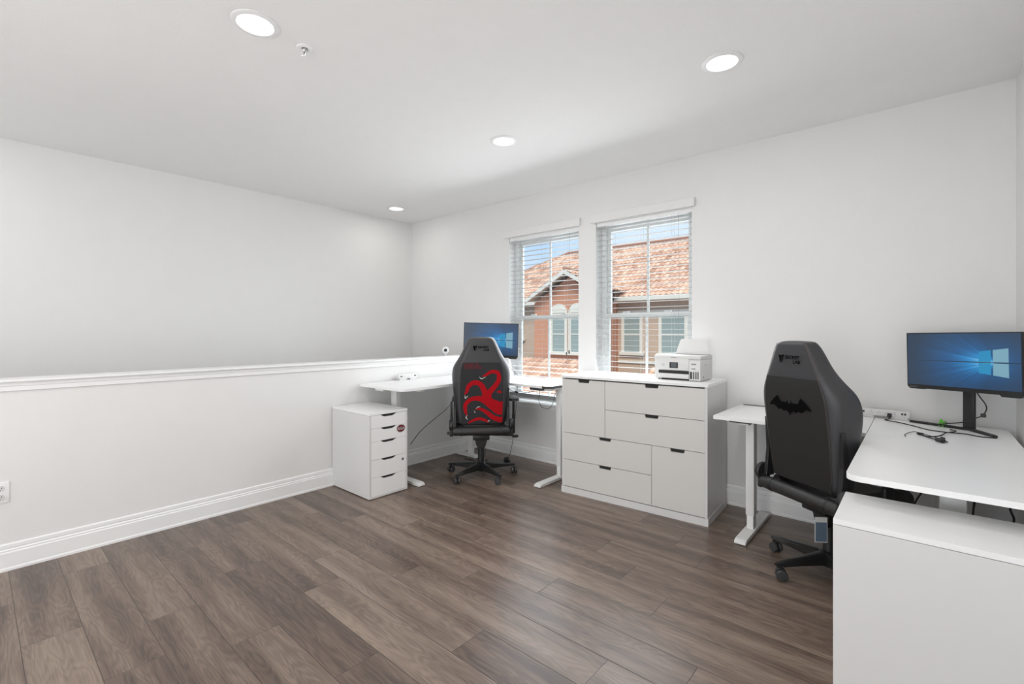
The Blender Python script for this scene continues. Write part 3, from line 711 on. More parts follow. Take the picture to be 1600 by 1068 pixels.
def chair(label, loc, heading, base_rot, style):
    """local: +Y is the way the sitter faces"""
    root = thing('gaming_chair', label, 'office chair', (loc[0], loc[1], 0), heading - PI / 2, 'high backed gaming chairs')
    BR = base_rot
    for k in range(5):
        a = BR + k * 2 * PI / 5; dx, dy = math.cos(a), math.sin(a); mt = Matrix.Rotation(a, 4, 'Z')
        b = MB(); b.T = mt
        rows = []
        for r_, hw, z0, z1 in ((0.02, 0.034, 0.060, 0.125), (0.08, 0.030, 0.066, 0.118), (0.20, 0.024, 0.070, 0.103), (0.29, 0.019, 0.070, 0.092), (0.325, 0.014, 0.072, 0.086)):
            rows.append([(r_, -hw, z0), (r_, hw, z0), (r_, hw * 0.95, z1 - 0.008), (r_, hw * 0.55, z1), (r_, -hw * 0.55, z1), (r_, -hw * 0.95, z1 - 0.008)])
        b.grid(rows, closed=True, cap=True); b.build('base_leg', 'blackm', root, True)
        c = MB(); sw = R(random.uniform(-40, 40)) if style == 'plain' else R(90 - 8 * k)
        c.T = Matrix.Translation((dx * 0.312, dy * 0.312, 0)) @ Matrix.Rotation(a + sw, 4, 'Z')
        c.tube([(0, 0, 0.082), (0, 0, 0.045)], 0.006, 8); c.box((-0.008, 0, 0.052), (0.036, 0.014, 0.022), None, 0.005); cs = c.build('caster', 'black', root, True)
        for s in (-1, 1):
            w_ = MB(); w_.T = Matrix.Translation((dx * 0.312, dy * 0.312, 0)) @ Matrix.Rotation(a + sw, 4, 'Z') @ Matrix.Translation((-0.014, s * 0.017, 0.0285)) @ Matrix.Rotation(PI / 2, 4, 'X')
            w_.lathe([(0.010, -0.011), (0.025, -0.010), (0.028, -0.006), (0.0285, 0.0), (0.028, 0.006), (0.025, 0.010), (0.010, 0.011)], 24); w_.build('caster_wheel', 'wheel', cs, True)
    b = MB(); b.lathe([(0.030, 0.045), (0.036, 0.055), (0.046, 0.070), (0.046, 0.122), (0.036, 0.130), (0.030, 0.131)], 24); b.build('base_hub', 'blackm', root, True)
    b = MB(); b.lathe([(0.029, 0.13), (0.029, 0.27), (0.026, 0.272), (0.018, 0.274), (0.018, 0.36)], 20); b.build('gas_lift', 'black', root, True)
    b = MB(); b.box((0, 0.01, 0.372), (0.15, 0.24, 0.05), None, 0.01); b.prism([(-0.06, 0.36), (0.06, 0.36), (0.042, 0.29), (0.028, 0.262), (-0.028, 0.262), (-0.042, 0.29)], -0.06, 0.06, XZ((0, 0, 0)), 0.006)
    b.build('tilt_mechanism', 'black', root, True)
    b = MB(); b.tube([(0.05, -0.03, 0.380), (0.20, -0.05, 0.378), (0.285, -0.055, 0.374)], 0.006, 8); b.box((0.310, -0.057, 0.370), (0.06, 0.022, 0.026), None, 0.010, 3); b.build('tilt_lever', 'black', root, True)
    # seat
    lm = 'leather'
    b = MB(); rows = []
    for y, hw, zb_, zt in ((-0.20, 0.225, 0.405, 0.470), (-0.12, 0.245, 0.400, 0.485), (0.05, 0.255, 0.400, 0.490), (0.20, 0.258, 0.402, 0.494), (0.27, 0.250, 0.410, 0.486), (0.30, 0.235, 0.425, 0.468)):
        h = [(0, zb_), (hw * 0.7, zb_), (hw, zb_ + 0.015), (hw + 0.004, zt - 0.005), (hw - 0.02, zt + 0.028), (hw - 0.065, zt + 0.018), (hw - 0.09, zt - 0.006), (0, zt - 0.010)]
        rows.append([(x, y, z) for x, z in h] + [(-x, y, z) for x, z in reversed(h[1:-1])])
    b.grid(rows, closed=True, cap=True); b.build('seat_cushion', lm, root, True, sub=1)
    # rear bar of the seat and the hinges
    b = MB(); b.lathe([(0.018, -0.252), (0.034, -0.246), (0.037, -0.235), (0.037, 0.235), (0.034, 0.246), (0.018, 0.252)], 20, Matrix.Translation((0, -0.205, 0.452)) @ Matrix.Rotation(PI / 2, 4, 'Y')); rb = b.build('seat_rear_roll', lm, root, True)
    for s in (-1, 1):
        q = MB(); q.lathe([(0.0385, -0.012), (0.0395, -0.009), (0.0395, 0.009), (0.0385, 0.012)], 20, Matrix.Translation((s * 0.175, -0.205, 0.452)) @ Matrix.Rotation(PI / 2, 4, 'Y')); q.build('seam_band', 'black', rb, True)
        q = MB(); q.lathe([(0.010, 0.0), (0.046, 0.0), (0.051, 0.006), (0.051, 0.020), (0.044, 0.030), (0.012, 0.033)], 28, Matrix.Translation((s * 0.250, -0.190, 0.505)) @ Matrix.Rotation(s * PI / 2, 4, 'Y'))
        q.box((s * 0.262, -0.195, 0.452), (0.030, 0.052, 0.085), None, 0.008); q.build('hinge_cover', 'black', root, True)
        q = MB(); q.T = Matrix.Translation((s * 0.232, 0, 0)); q.prism([(-0.150, 0.49), (-0.205, 0.49), (back_y(0.65) + 0.020, 0.65), (back_y(0.83) + 0.028, 0.83), (back_y(0.83) + 0.05, 0.835), (back_y(0.65) + 0.055, 0.66)], -0.010 if s > 0 else -0.012, 0.014 if s > 0 else 0.010, Matrix(((0, 0, 1, 0), (1, 0, 0, 0), (0, 1, 0, 0), (0, 0, 0, 1))), 0.002)
        q.build('side_bracket', 'black', root)
        # armrest
        q = MB(); ax = 0.270 if (style == 'printed' and s < 0) else 0.302
        q.box((s * 0.245, 0.02, 0.392), (0.13, 0.06, 0.018), None, 0.004); q.box((s * ax, 0.02, 0.475), (0.026, 0.062, 0.18), None, 0.008); q.box((s * ax, 0.02, 0.60), (0.020, 0.05, 0.16), None, 0.006)
        ar = q.build('armrest', 'black', root, True)
        q = MB(); q.prism(rounded(-0.045, 0.045, -0.12, 0.13, (0.03, 0.03, 0.035, 0.035)), 0.0, 0.024, Matrix.Translation((s * (ax - 0.002 - (0.05 if ax < 0.3 else 0)), 0.03, 0.692)), 0.006); q.build('arm_pad', 'dkgrey', ar, True)
    # backrest
    bk = backrest_mesh().build('backrest', 'leather2' if style != 'plain' else 'leather2', root, True, sub=2)
    # rear panel, following the back
    def panel(z0, z1, k, m, name, off=0.004, n=14):
        b = MB(); rows = []
        for i in range(n + 1):
            z = z0 + (z1 - z0) * i / n; p = lerp_table(BT, z)[0] * k; y = back_y(z)
            rows.append([(-p, y - off * 0.2, z), (-p + 0.004, y - off, z), (0, y - off, z), (p - 0.004, y - off, z), (p, y - off * 0.2, z)])
        b.grid(rows); return b.build(name, m, bk, True)
    if style == 'printed':
        panel(0.515, 1.055, 0.93, 'backfab', 'printed_panel')
        D = 0.0062
        b = MB()
        S = [([(0.184, 0.652), (0.15, 0.655), (0.09, 0.690), (0.0, 0.735), (-0.085, 0.735), (-0.138, 0.69), (-0.140, 0.63), (-0.125, 0.585)], (0.12, 0.115, 0.09, 0.05, 0.035, 0.034, 0.028, 0.006)),
             ([(0.055, 0.70), (0.062, 0.78), (0.115, 0.845), (0.150, 0.905), (0.140, 0.965), (0.085, 0.975), (0.035, 0.945), (0.0, 0.935)], (0.09, 0.052, 0.042, 0.038, 0.034, 0.030, 0.020, 0.003)),
             ([(0.035, 0.71), (0.030, 0.79), (-0.010, 0.865), (-0.070, 0.880), (-0.115, 0.845), (-0.130, 0.80), (-0.150, 0.775)], (0.08, 0.052, 0.044, 0.040, 0.036, 0.026, 0.004)),
             ([(0.184, 0.548), (0.15, 0.552), (0.10, 0.572), (0.04, 0.62), (-0.015, 0.648), (-0.055, 0.640)], (0.05, 0.045, 0.040, 0.026, 0.004)),
             ([(-0.115, 0.520), (-0.075, 0.545), (-0.02, 0.560), (0.035, 0.545), (0.060, 0.522)], (0.012, 0.022, 0.026, 0.022, 0.008)),
             ([(0.130, 0.795), (0.160, 0.800), (0.168, 0.780)], (0.004, 0.022, 0.006))]
        for i, (path, ws) in enumerate(S): on_back(b, ribbon(path, ws), 0, 0, D + 0.0004 * i)
        b.build('red_swirl_print', 'red', bk)
        b = MB()
        for path, ws in (([(0.035, 0.93), (0.0, 0.915), (-0.02, 0.93)], (0.003, 0.010, 0.003)), ([(-0.145, 0.77), (-0.140, 0.745), (-0.118, 0.765)], (0.003, 0.010, 0.003)),
                         ([(-0.125, 0.595), (-0.135, 0.57), (-0.118, 0.555)], (0.003, 0.011, 0.003)), ([(-0.05, 0.65), (-0.03, 0.665), (-0.01, 0.668)], (0.002, 0.008, 0.003)), ([(-0.065, 0.63), (-0.055, 0.615)], (0.003, 0.008)), ([(0.055, 0.53), (0.07, 0.545)], (0.003, 0.011))):
            on_back(b, ribbon(path, ws), 0, 0, D + 0.003)
        b.build('pale_strokes', 'cream', bk)
        b = MB(); on_back(b, text_mesh('GAME OF', 0.030, 1.05, 1.0, 'LEFT', 0.0004), -0.155, 1.028, 0.007); on_back(b, text_mesh('THRONES', 0.036, 0.98, 1.0, 'LEFT', 0.0004), -0.155, 1.000, 0.007)
        b.build('red_lettering', 'dred', bk)
    else:
        panel(0.515, 1.080, 0.985, 'backfab2', 'rear_panel', n=20)
        b = MB(); half = [(0.0, 0.006), (0.008, 0.008), (0.010, 0.020), (0.018, 0.009), (0.050, 0.010), (0.058, 0.022), (0.066, 0.032), (0.090, 0.018), (0.112, 0.000), (0.120, -0.012), (0.095, -0.006), (0.078, -0.014), (0.066, -0.022), (0.050, -0.018), (0.034, -0.025), (0.020, -0.021), (0.007, -0.028), (0.0, -0.040)]
        poly = half + [(-x, y) for x, y in reversed(half[1:-1])]
        bm = bmesh.new(); vs = [bm.verts.new((x * 1.14, y * 1.45, 0)) for x, y in poly]; f = bm.faces.new(vs); bmesh.ops.triangulate(bm, faces=[f])
        on_back(b, bm, -0.020, 0.930, 0.009); plabel(b.build('bat_emblem', 'decalb', bk), 'black bat silhouette')
    # headrest lettering
    b = MB(); k = 1.0
    bm = bmesh.new()
    for poly in ([(-0.075, 0.018), (-0.058, 0.014), (-0.050, 0.006), (-0.060, -0.026), (-0.066, -0.026)], [(-0.056, 0.016), (-0.036, 0.018), (-0.039, 0.008), (-0.049, 0.004)], [(-0.047, 0.002), (-0.040, 0.004), (-0.054, -0.026), (-0.0575, -0.026)]):
        bm.faces.new([bm.verts.new((x, y, 0)) for x, y in poly])
    on_back(b, bm, 0.0, 1.185, 0.0075)
    on_back(b, text_mesh('SECRET', 0.024, 1.12, 1.0, 'LEFT', 0.0008), -0.030, 1.181, 0.0075); on_back(b, text_mesh('LAB', 0.024, 1.12, 1.0, 'LEFT', 0.0008), 0.018, 1.158, 0.0075)
    b.build('headrest_lettering', 'decalb', bk)
    # stitching down both edges of the rear face
    for s in (-1, 1):
        for e in (0.0, 0.008):
            pts = []
            for i in range(22):
                z = 0.56 + (1.265 - 0.56) * i / 21; p, w, d = lerp_table(BT, z); pts.append((s * (p * 0.985 + e), back_y(z) + (0.0005 if e == 0 else 0.004) - 0.0005, z))
            if e and style == 'printed': continue
            b = MB(); b.tube(pts[(0 if e == 0 else 15):], 0.0011, 5); b.build('stitching', 'stitch', bk)
    return root
chair('black gaming chair with a red swirling print on its back at the corner desk', (-3.060, 3.085), R(136), R(12), 'printed')
c2 = chair('plain black gaming chair with a bat emblem on its back at the right desk', (-0.383, 3.088), R(55.5), R(159 + 34.5), 'plain')
# hang tag under the plain chair
q = MB(); q.bb(-0.030, 0.030, -0.0008, 0.0008, -0.128, 0, 0.0003); tg = tag(q.build('hang_tag', 'lgrey'), 'pale edged blue grey card hanging under the plain black gaming chair', 'tag')
tg.location = (-0.385, 2.835, 0.385); tg.rotation_euler = (0, 0, R(35))
q = MB(); q.bb(-0.027, 0.027, -0.0016, -0.0009, -0.124, -0.026); q.build('card_print', 'bluetag', tg)
q = MB(); q.tube([(0, 0, -0.008), (0.006, 0.03, 0.02), (0.01, 0.05, 0.03)], 0.001, 5, 4); q.build('string', 'black', tg)

# ================================================================== PRINTER
def printer():
    w, d, h = 0.352, 0.262, 0.183
    root = thing('printer', 'white inkjet printer with a raised paper rest on top of the chest', 'printer', (-1.549, 3.442, 0.965), R(0.5))
    b = MB(); b.bb(0, w, 0.008, d, 0.004, h - 0.026, 0.008); b.build('body', 'printer', root, True)
    b = MB(); b.bb(0.0, w, 0.002, d, h - 0.028, h, 0.007); b.build('scanner_lid', 'printer', root, True)
    b = MB(); b.bb(0.036, 0.266, 0.0, 0.012, 0.074, h - 0.020, 0.003); cp = b.build('control_panel', 'printer', root, True)
    b = MB(); b.bb(0.122, 0.186, -0.0015, 0.002, 0.088, 0.132, 0.001); b.build('display_frame', 'black', cp)
    b = MB(); b.bb(0.134, 0.176, -0.0022, -0.0014, 0.094, 0.126); b.build('display', 'lcd', cp)
    for x, r_ in ((0.072, 0.012), (0.200, 0.004), (0.220, 0.004), (0.245, 0.004)):
        b = MB(); b.lathe([(r_, 0.0), (r_, 0.001), (0.0005, 0.0012)], 20, Matrix.Translation((x, 0.0, 0.112)) @ Matrix.Rotation(PI / 2, 4, 'X')); b.build('button', 'lgrey', cp)
    b = MB(); b.bb(0.036, 0.266, 0.003, 0.02, 0.048, 0.070); b.build('output_slot', 'gap', root)
    b = MB(); b.bb(0.036, 0.266, -0.004, 0.02, 0.012, 0.047, 0.003); b.build('paper_tray', 'printer', root, True)
    b = MB(); b.prism([(0.058, 0.0), (0.266, 0.0), (0.266, 0.013), (0.066, 0.013)], 0.0, 0.01, XZ((0, 0.006, 0))); b.build('tray_gap', 'gap', root)
    b = MB(); b.bb(0.270, w + 0.001, -0.012, 0.14, 0.003, h - 0.032, 0.006); it = b.build('ink_tank_cover', 'printer', root, True)
    for i, (x, ww) in enumerate(((0.286, 0.018), (0.306, 0.009), (0.322, 0.009), (0.337, 0.008))):
        b = MB(); b.bb(x - ww / 2, x + ww / 2, -0.0135, -0.011, 0.016, 0.068, 0.001); b.build('ink_window', 'dkgrey', it)
    b = MB(); b.bb(0.289, 0.322, -0.0128, -0.0118, 0.118, 0.128); b.bb(0.290, 0.318, -0.0128, -0.0118, 0.086, 0.094)
    for x in (0.286, 0.306, 0.322, 0.337): b.bb(x - 0.002, x + 0.002, -0.0128, -0.0118, 0.076, 0.080)
    b.build('printed_marks', 'grey', it)
    q = MB(); q.merge(text_mesh('EPSON', 0.012, 1.1, 1.0, 'CENTER', 0.0004), XZ((0.153, -0.0005, h - 0.024 + 0.0015)) @ Matrix.Translation((0, 0, -0.0012))); q.build('lettering', 'grey', cp)
    b = MB(); b.T = Matrix.Translation((0.0, d - 0.05, h)) @ Matrix.Rotation(R(-14), 4, 'X')
    b.prism([(0.085, 0.0), (0.345, 0.0), (0.315, 0.118), (0.305, 0.122), (0.125, 0.122), (0.115, 0.116)], -0.002, 0.002, XZ((0, 0, 0)), 0.001); b.build('paper_rest', 'printer', root)
    b = MB(); b.bb(0.09, 0.345, d - 0.075, d - 0.02, h - 0.002, h + 0.004, 0.002); b.build('feed_slot', 'grey', root)
    for y, z, r_ in ((0.05, 0.028, 0.007), (0.10, 0.115, 0.004)):
        b = MB(); b.lathe([(r_, 0), (r_, 0.003), (0.001, 0.003)], 14, Matrix.Translation((w, y, z)) @ Matrix.Rotation(PI / 2, 4, 'Y')); b.build('side_latch', 'grey', root)
    for x in (0.03, w - 0.03):
        for y in (0.03, d - 0.03): b = MB(); b.lathe([(0.009, 0), (0.009, 0.006)], 10, Matrix.Translation((x, y, 0))); b.build('rubber_foot', 'gap', root)
printer()

# ================================================================== POWER STRIPS
def power_strip(label, loc, rz, L_=0.265, n=4, plug=None):
    root = thing('power_strip', label, 'power strip', loc, rz, 'white desk edge power strips')
    b = MB(); b.T = Matrix.Rotation(R(-12), 4, 'X'); b.bb(-L_ / 2, L_ / 2, -0.018, 0.018, 0.012, 0.055, 0.006); b.build('housing', 'white', root, True)
    b = MB(); b.bb(-L_ / 2 + 0.01, -L_ / 2 + 0.09, -0.012, 0.02, 0.0, 0.018, 0.003); b.build('clamp', 'white', root, True); b = MB(); b.bb(L_ / 2 - 0.09, L_ / 2 - 0.01, -0.012, 0.02, 0.0, 0.018, 0.003); b.build('clamp', 'white', root, True)
    for i in range(n):
        x = -L_ / 2 + 0.075 + i * (L_ - 0.15) / (n - 1); b = MB(); b.T = Matrix.Rotation(R(-12), 4, 'X')
        b.bb(x - 0.0075, x - 0.0052, -0.0190, -0.0175, 0.026, 0.034); b.bb(x + 0.0052, x + 0.0075, -0.0190, -0.0175, 0.026, 0.034); b.bb(x - 0.002, x + 0.002, -0.0190, -0.0175, 0.039, 0.043); b.build('socket', 'grey', root)
    for x in (-L_ / 2 + 0.03, L_ / 2 - 0.03):
        for e in (-0.007, 0.007):
            b = MB(); b.T = Matrix.Rotation(R(-12), 4, 'X'); b.bb(x + e - 0.005, x + e + 0.005, -0.0190, -0.0175, 0.028, 0.040); b.build('usb_port', 'dkgrey', root)
power_strip('white power strip with four sockets on the back rim of the right desk', (-0.185, 3.775, 0.780), 0.0)
power_strip('small white power strip at the half wall on the back of the corner desk', (-3.782, 2.80, 0.855), R(90), 0.22, 3)

# ================================================================== SMALL CAMERA ON THE LEDGE
root = thing('security_camera', 'small round white security camera on the half wall ledge left of the red printed chair', 'camera', (-3.885, 3.372, 1.060), R(52)); root.scale = (1.3, 1.3, 1.3)
b = MB(); b.lathe([(0.018, 0.0), (0.020, 0.003), (0.010, 0.008), (0.005, 0.012), (0.005, 0.02)], 20); b.build('stand', 'white', root, True)
b = MB(); b.lathe([(0.008, -0.026), (0.024, -0.022), (0.030, -0.010), (0.031, 0.004), (0.028, 0.014), (0.010, 0.018)], 28, Matrix.Translation((0, 0, 0.048)) @ Matrix.Rotation(PI / 2, 4, 'X')); b.build('shell', 'white', root, True)
b = MB(); b.lathe([(0.013, 0.0), (0.013, 0.006), (0.009, 0.008), (0.001, 0.0085)], 20, Matrix.Translation((0, -0.014, 0.048)) @ Matrix.Rotation(PI / 2, 4, 'X')); b.build('lens', 'black', root, True)

# ================================================================== CABLES
def cable(name, label, pts, r=0.0028, sm=8, cat='cable', m='rubber'):
    b = MB(); b.tube(pts, r, 7, sm); return tag(b.build(name, m, None, True, ang=80), label, cat)
Z = 0.7835
c = cable('power_cable', 'long black power cord running from the white strip past the right monitor foot', [(-0.150, 3.745, 0.803), (-0.152, 3.735, 0.786), (-0.168, 3.69, Z), (-0.10, 3.64, Z), (-0.03, 3.56, Z), (0.03, 3.48, Z), (0.10, 3.46, Z), (0.17, 3.47, Z), (0.23, 3.43, Z), (0.29, 3.435, Z)])
b = MB(); b.box((-0.150, 3.747, 0.806), (0.022, 0.022, 0.026), None, 0.004); b.build('plug', 'black', c)
c = cable('power_cable', 'loose black cord with a plug end lying on the right desk', [(0.12, 3.56, Z + 0.001), (0.140, 3.47, Z + 0.009), (0.10, 3.405, Z + 0.006), (0.075, 3.33, Z), (0.03, 3.26, Z), (-0.01, 3.315, Z), (0.02, 3.24, Z + 0.001), (0.066, 3.15, Z + 0.004)])
b = MB(); b.T = Matrix.Translation((0.070, 3.143, Z + 0.007)) @ Matrix.Rotation(R(-55), 4, 'Z'); b.box((0, 0, 0), (0.045, 0.022, 0.018), None, 0.005); b.box((0.03, 0.005, 0), (0.018, 0.002, 0.006)); b.box((0.03, -0.005, 0), (0.018, 0.002, 0.006)); b.build('plug', 'black', c)
b = MB(); b.box((-0.005, 3.30, Z + 0.003), (0.026, 0.018, 0.010), Matrix.Rotation(R(40), 4, 'Z'), 0.003); b.build('cable_tie', 'black', c)
c = cable('adapter_cable', 'thin black lead with a small barrel tip curling on the right desk', [(-0.062, 3.19, Z), (-0.065, 3.25, Z), (-0.03, 3.315, Z + 0.008), (0.01, 3.26, Z + 0.010), (0.055, 3.255, Z), (0.078, 3.24, Z)], 0.0018)
b = MB(); b.tube([(0.075, 3.243, Z + 0.003), (0.088, 3.233, Z + 0.003)], 0.0055, 8); b.build('barrel_tip', 'black', c)
cable('monitor_cable', 'black cord hanging from the right monitor down its stand', [(0.21, 3.59, 1.03), (0.235, 3.575, 0.98), (0.262, 3.56, 0.925), (0.25, 3.565, 0.88), (0.225, 3.575, 0.86), (0.17, 3.57, 0.83), (0.07, 3.565, 0.806), (0.09, 3.575, 0.803)], 0.003)
b = MB(); b.box((0, 0, 0), (0.022, 0.016, 0.020), None, 0.004); t = tag(b.build('ferrite_bead', 'black'), 'black bead on the cord beside the right monitor stand', 'cable bead'); t.location = (0.250, 3.563, 0.877)
# green tie around the foot of the stand
q = MB(); q.T = Matrix.Translation((0.085, 3.655, 0.786)) @ Matrix.Rotation(math.atan2(-0.10, 0.255) , 4, 'Z')
for a_, b__ in (((-0.001), 0.010), (0.014, 0.022)):
    q.tube([(a_, -0.022, 0.001), (a_ + 0.002, -0.021, 0.020), (a_ + 0.004, 0.0, 0.026), (a_ + 0.002, 0.021, 0.018), (a_, 0.022, 0.001)], 0.0035, 6, 3)
q.box((0.008, -0.018, 0.030), (0.012, 0.006, 0.022), Matrix.Rotation(R(15), 4, 'X'), 0.001)
tag(q.build('cable_wrap', 'green', None, True), 'bright green cable wrap around the left foot of the right monitor', 'cable tie')
cable('desk_cable', 'thin black cable sloping from behind the sticker cabinet to the corner desk', [(-3.50, 2.62, 0.30), (-3.40, 2.66, 0.43), (-3.35, 2.78, 0.53), (-3.32, 2.88, 0.60), (-3.34, 3.0, 0.68), (-3.40, 3.1, 0.80)], 0.0028)
cable('monitor_cable', 'thin dark cable hanging from the left monitor to the corner desk', [(-3.10, 3.40, 1.09), (-3.07, 3.44, 1.02), (-3.03, 3.50, 0.94), (-3.02, 3.56, 0.89), (-3.03, 3.60, 0.858)], 0.0018)
cable('looped_cable', 'black cable loop hanging under the right end of the corner desk', [(-2.545, 3.30, 0.815), (-2.575, 3.34, 0.77), (-2.60, 3.36, 0.70), (-2.57, 3.37, 0.645), (-2.50, 3.38, 0.64), (-2.455, 3.38, 0.70), (-2.45, 3.40, 0.77), (-2.47, 3.45, 0.80)], 0.0024)
cable('desk_cable', 'thin dark cable strung under the corner desk in front of the left window', [(-3.05, 3.40, 0.80), (-2.92, 3.36, 0.765), (-2.80, 3.34, 0.755), (-2.62, 3.32, 0.79)], 0.0022)
b = MB(); b.tube([(-2.875, 3.354, 0.762), (-2.84, 3.347, 0.757)], 0.007, 8); tag(b.build('cable_connector', 'black', None, True), 'small black connector on the cable under the corner desk', 'connector')
# power brick behind the red printed chair
c = cable('power_cable', 'black cord hanging from the corner desk beside the red printed chair base', [(-2.93, 3.45, 0.80), (-2.945, 3.44, 0.55), (-2.95, 3.42, 0.36), (-2.965, 3.40, 0.20), (-2.99, 3.39, 0.115)], 0.0022)
b = MB(); b.box((-3.0, 3.385, 0.080), (0.052, 0.045, 0.075), Matrix.Rotation(R(35), 4, 'X') @ Matrix.Rotation(R(25), 4, 'Z'), 0.008); t = tag(b.build('power_adapter', 'black', None, True), 'black power adapter dangling near the floor right of the red printed chair base', 'power adapter')
cable('floor_cable', 'thin black cable on the floor by the corner desk leg', [(-3.02, 3.38, 0.05), (-3.12, 3.42, 0.008), (-3.25, 3.40, 0.006), (-3.34, 3.42, 0.02), (-3.38, 3.47, 0.10), (-3.44, 3.50, 0.13), (-3.47, 3.47, 0.09)], 0.0024)
cable('floor_cable', 'black lead lying on the floor left of the red printed chair base', [(-3.57, 3.36, 0.008), (-3.48, 3.38, 0.006), (-3.38, 3.36, 0.008), (-3.30, 3.42, 0.006)], 0.004)
# under the right desk
cable('desk_cable', 'black cord hanging behind the right desk near leg', [(0.19, 2.85, 0.72), (0.175, 2.84, 0.62), (0.165, 2.84, 0.50), (0.16, 2.85, 0.35)], 0.004)
cable('desk_cable', 'wavy black cord hanging under the right edge of the right desk', [(0.33, 2.80, 0.73), (0.325, 2.80, 0.66), (0.29, 2.80, 0.635), (0.275, 2.80, 0.60), (0.285, 2.80, 0.55), (0.25, 2.82, 0.48)], 0.004)
cable('desk_cable', 'black cord slanting behind the left side of the right desk near leg', [(0.08, 2.95, 0.72), (0.03, 2.95, 0.62), (-0.02, 2.96, 0.52), (-0.05, 2.97, 0.40)], 0.004)

# ================================================================== NEIGHBOURING HOUSE (outside the windows)
def tile_surface(b, tone, O, U, V, u0f, u1f, S, tw=0.23, cl=0.34, amp=0.045, seg=6):
    """S-tile covering: O eave origin, U unit along eave, V unit up the slope; u range as functions of the slope distance"""
    O, U, V = Vector(O), Vector(U).normalized(), Vector(V).normalized(); N = U.cross(V).normalized()
    if N.z < 0: N = -N
    nr = int(S / cl)
    for r_ in range(nr):
        va, vb = r_ * cl, (r_ + 1) * cl + 0.02
        ua, ub = u0f(va + cl / 2), u1f(va + cl / 2)
        ka, kb = math.floor(ua / tw), math.ceil(ub / tw)
        for k in range(ka, kb):
            tn = random.random()
            prevs = None
            for s in range(seg + 1):
                u = (k + s / seg) * tw; ph = 2 * PI * s / seg
                h = amp * (math.sin(ph) * 0.6 + 0.4 * abs(math.sin(ph / 2)))
                p0 = O + U * u + V * va + N * (h + 0.045); p1 = O + U * u + V * vb + N * (h + 0.0); pd = O + U * u + V * va + N * (h * 0.6 + 0.0)
                cur = (b.bm.verts.new(pd), b.bm.verts.new(p0), b.bm.verts.new(p1))
                if prevs:
                    for f in (b.bm.faces.new((prevs[0], cur[0], cur[1], prevs[1])), b.bm.faces.new((prevs[1], cur[1], cur[2], prevs[2]))):
                        for lp in f.loops: lp[tone] = (tn, tn, tn, 1)
                prevs = cur
def roof_obj(name, parent, specs, under=None):
    b = MB(); tone = b.bm.loops.layers.float_color.new('tile_tone')
    for s in specs: tile_surface(b, tone, *s)
    return b.build(name, 'tile', parent, False, normals=False)

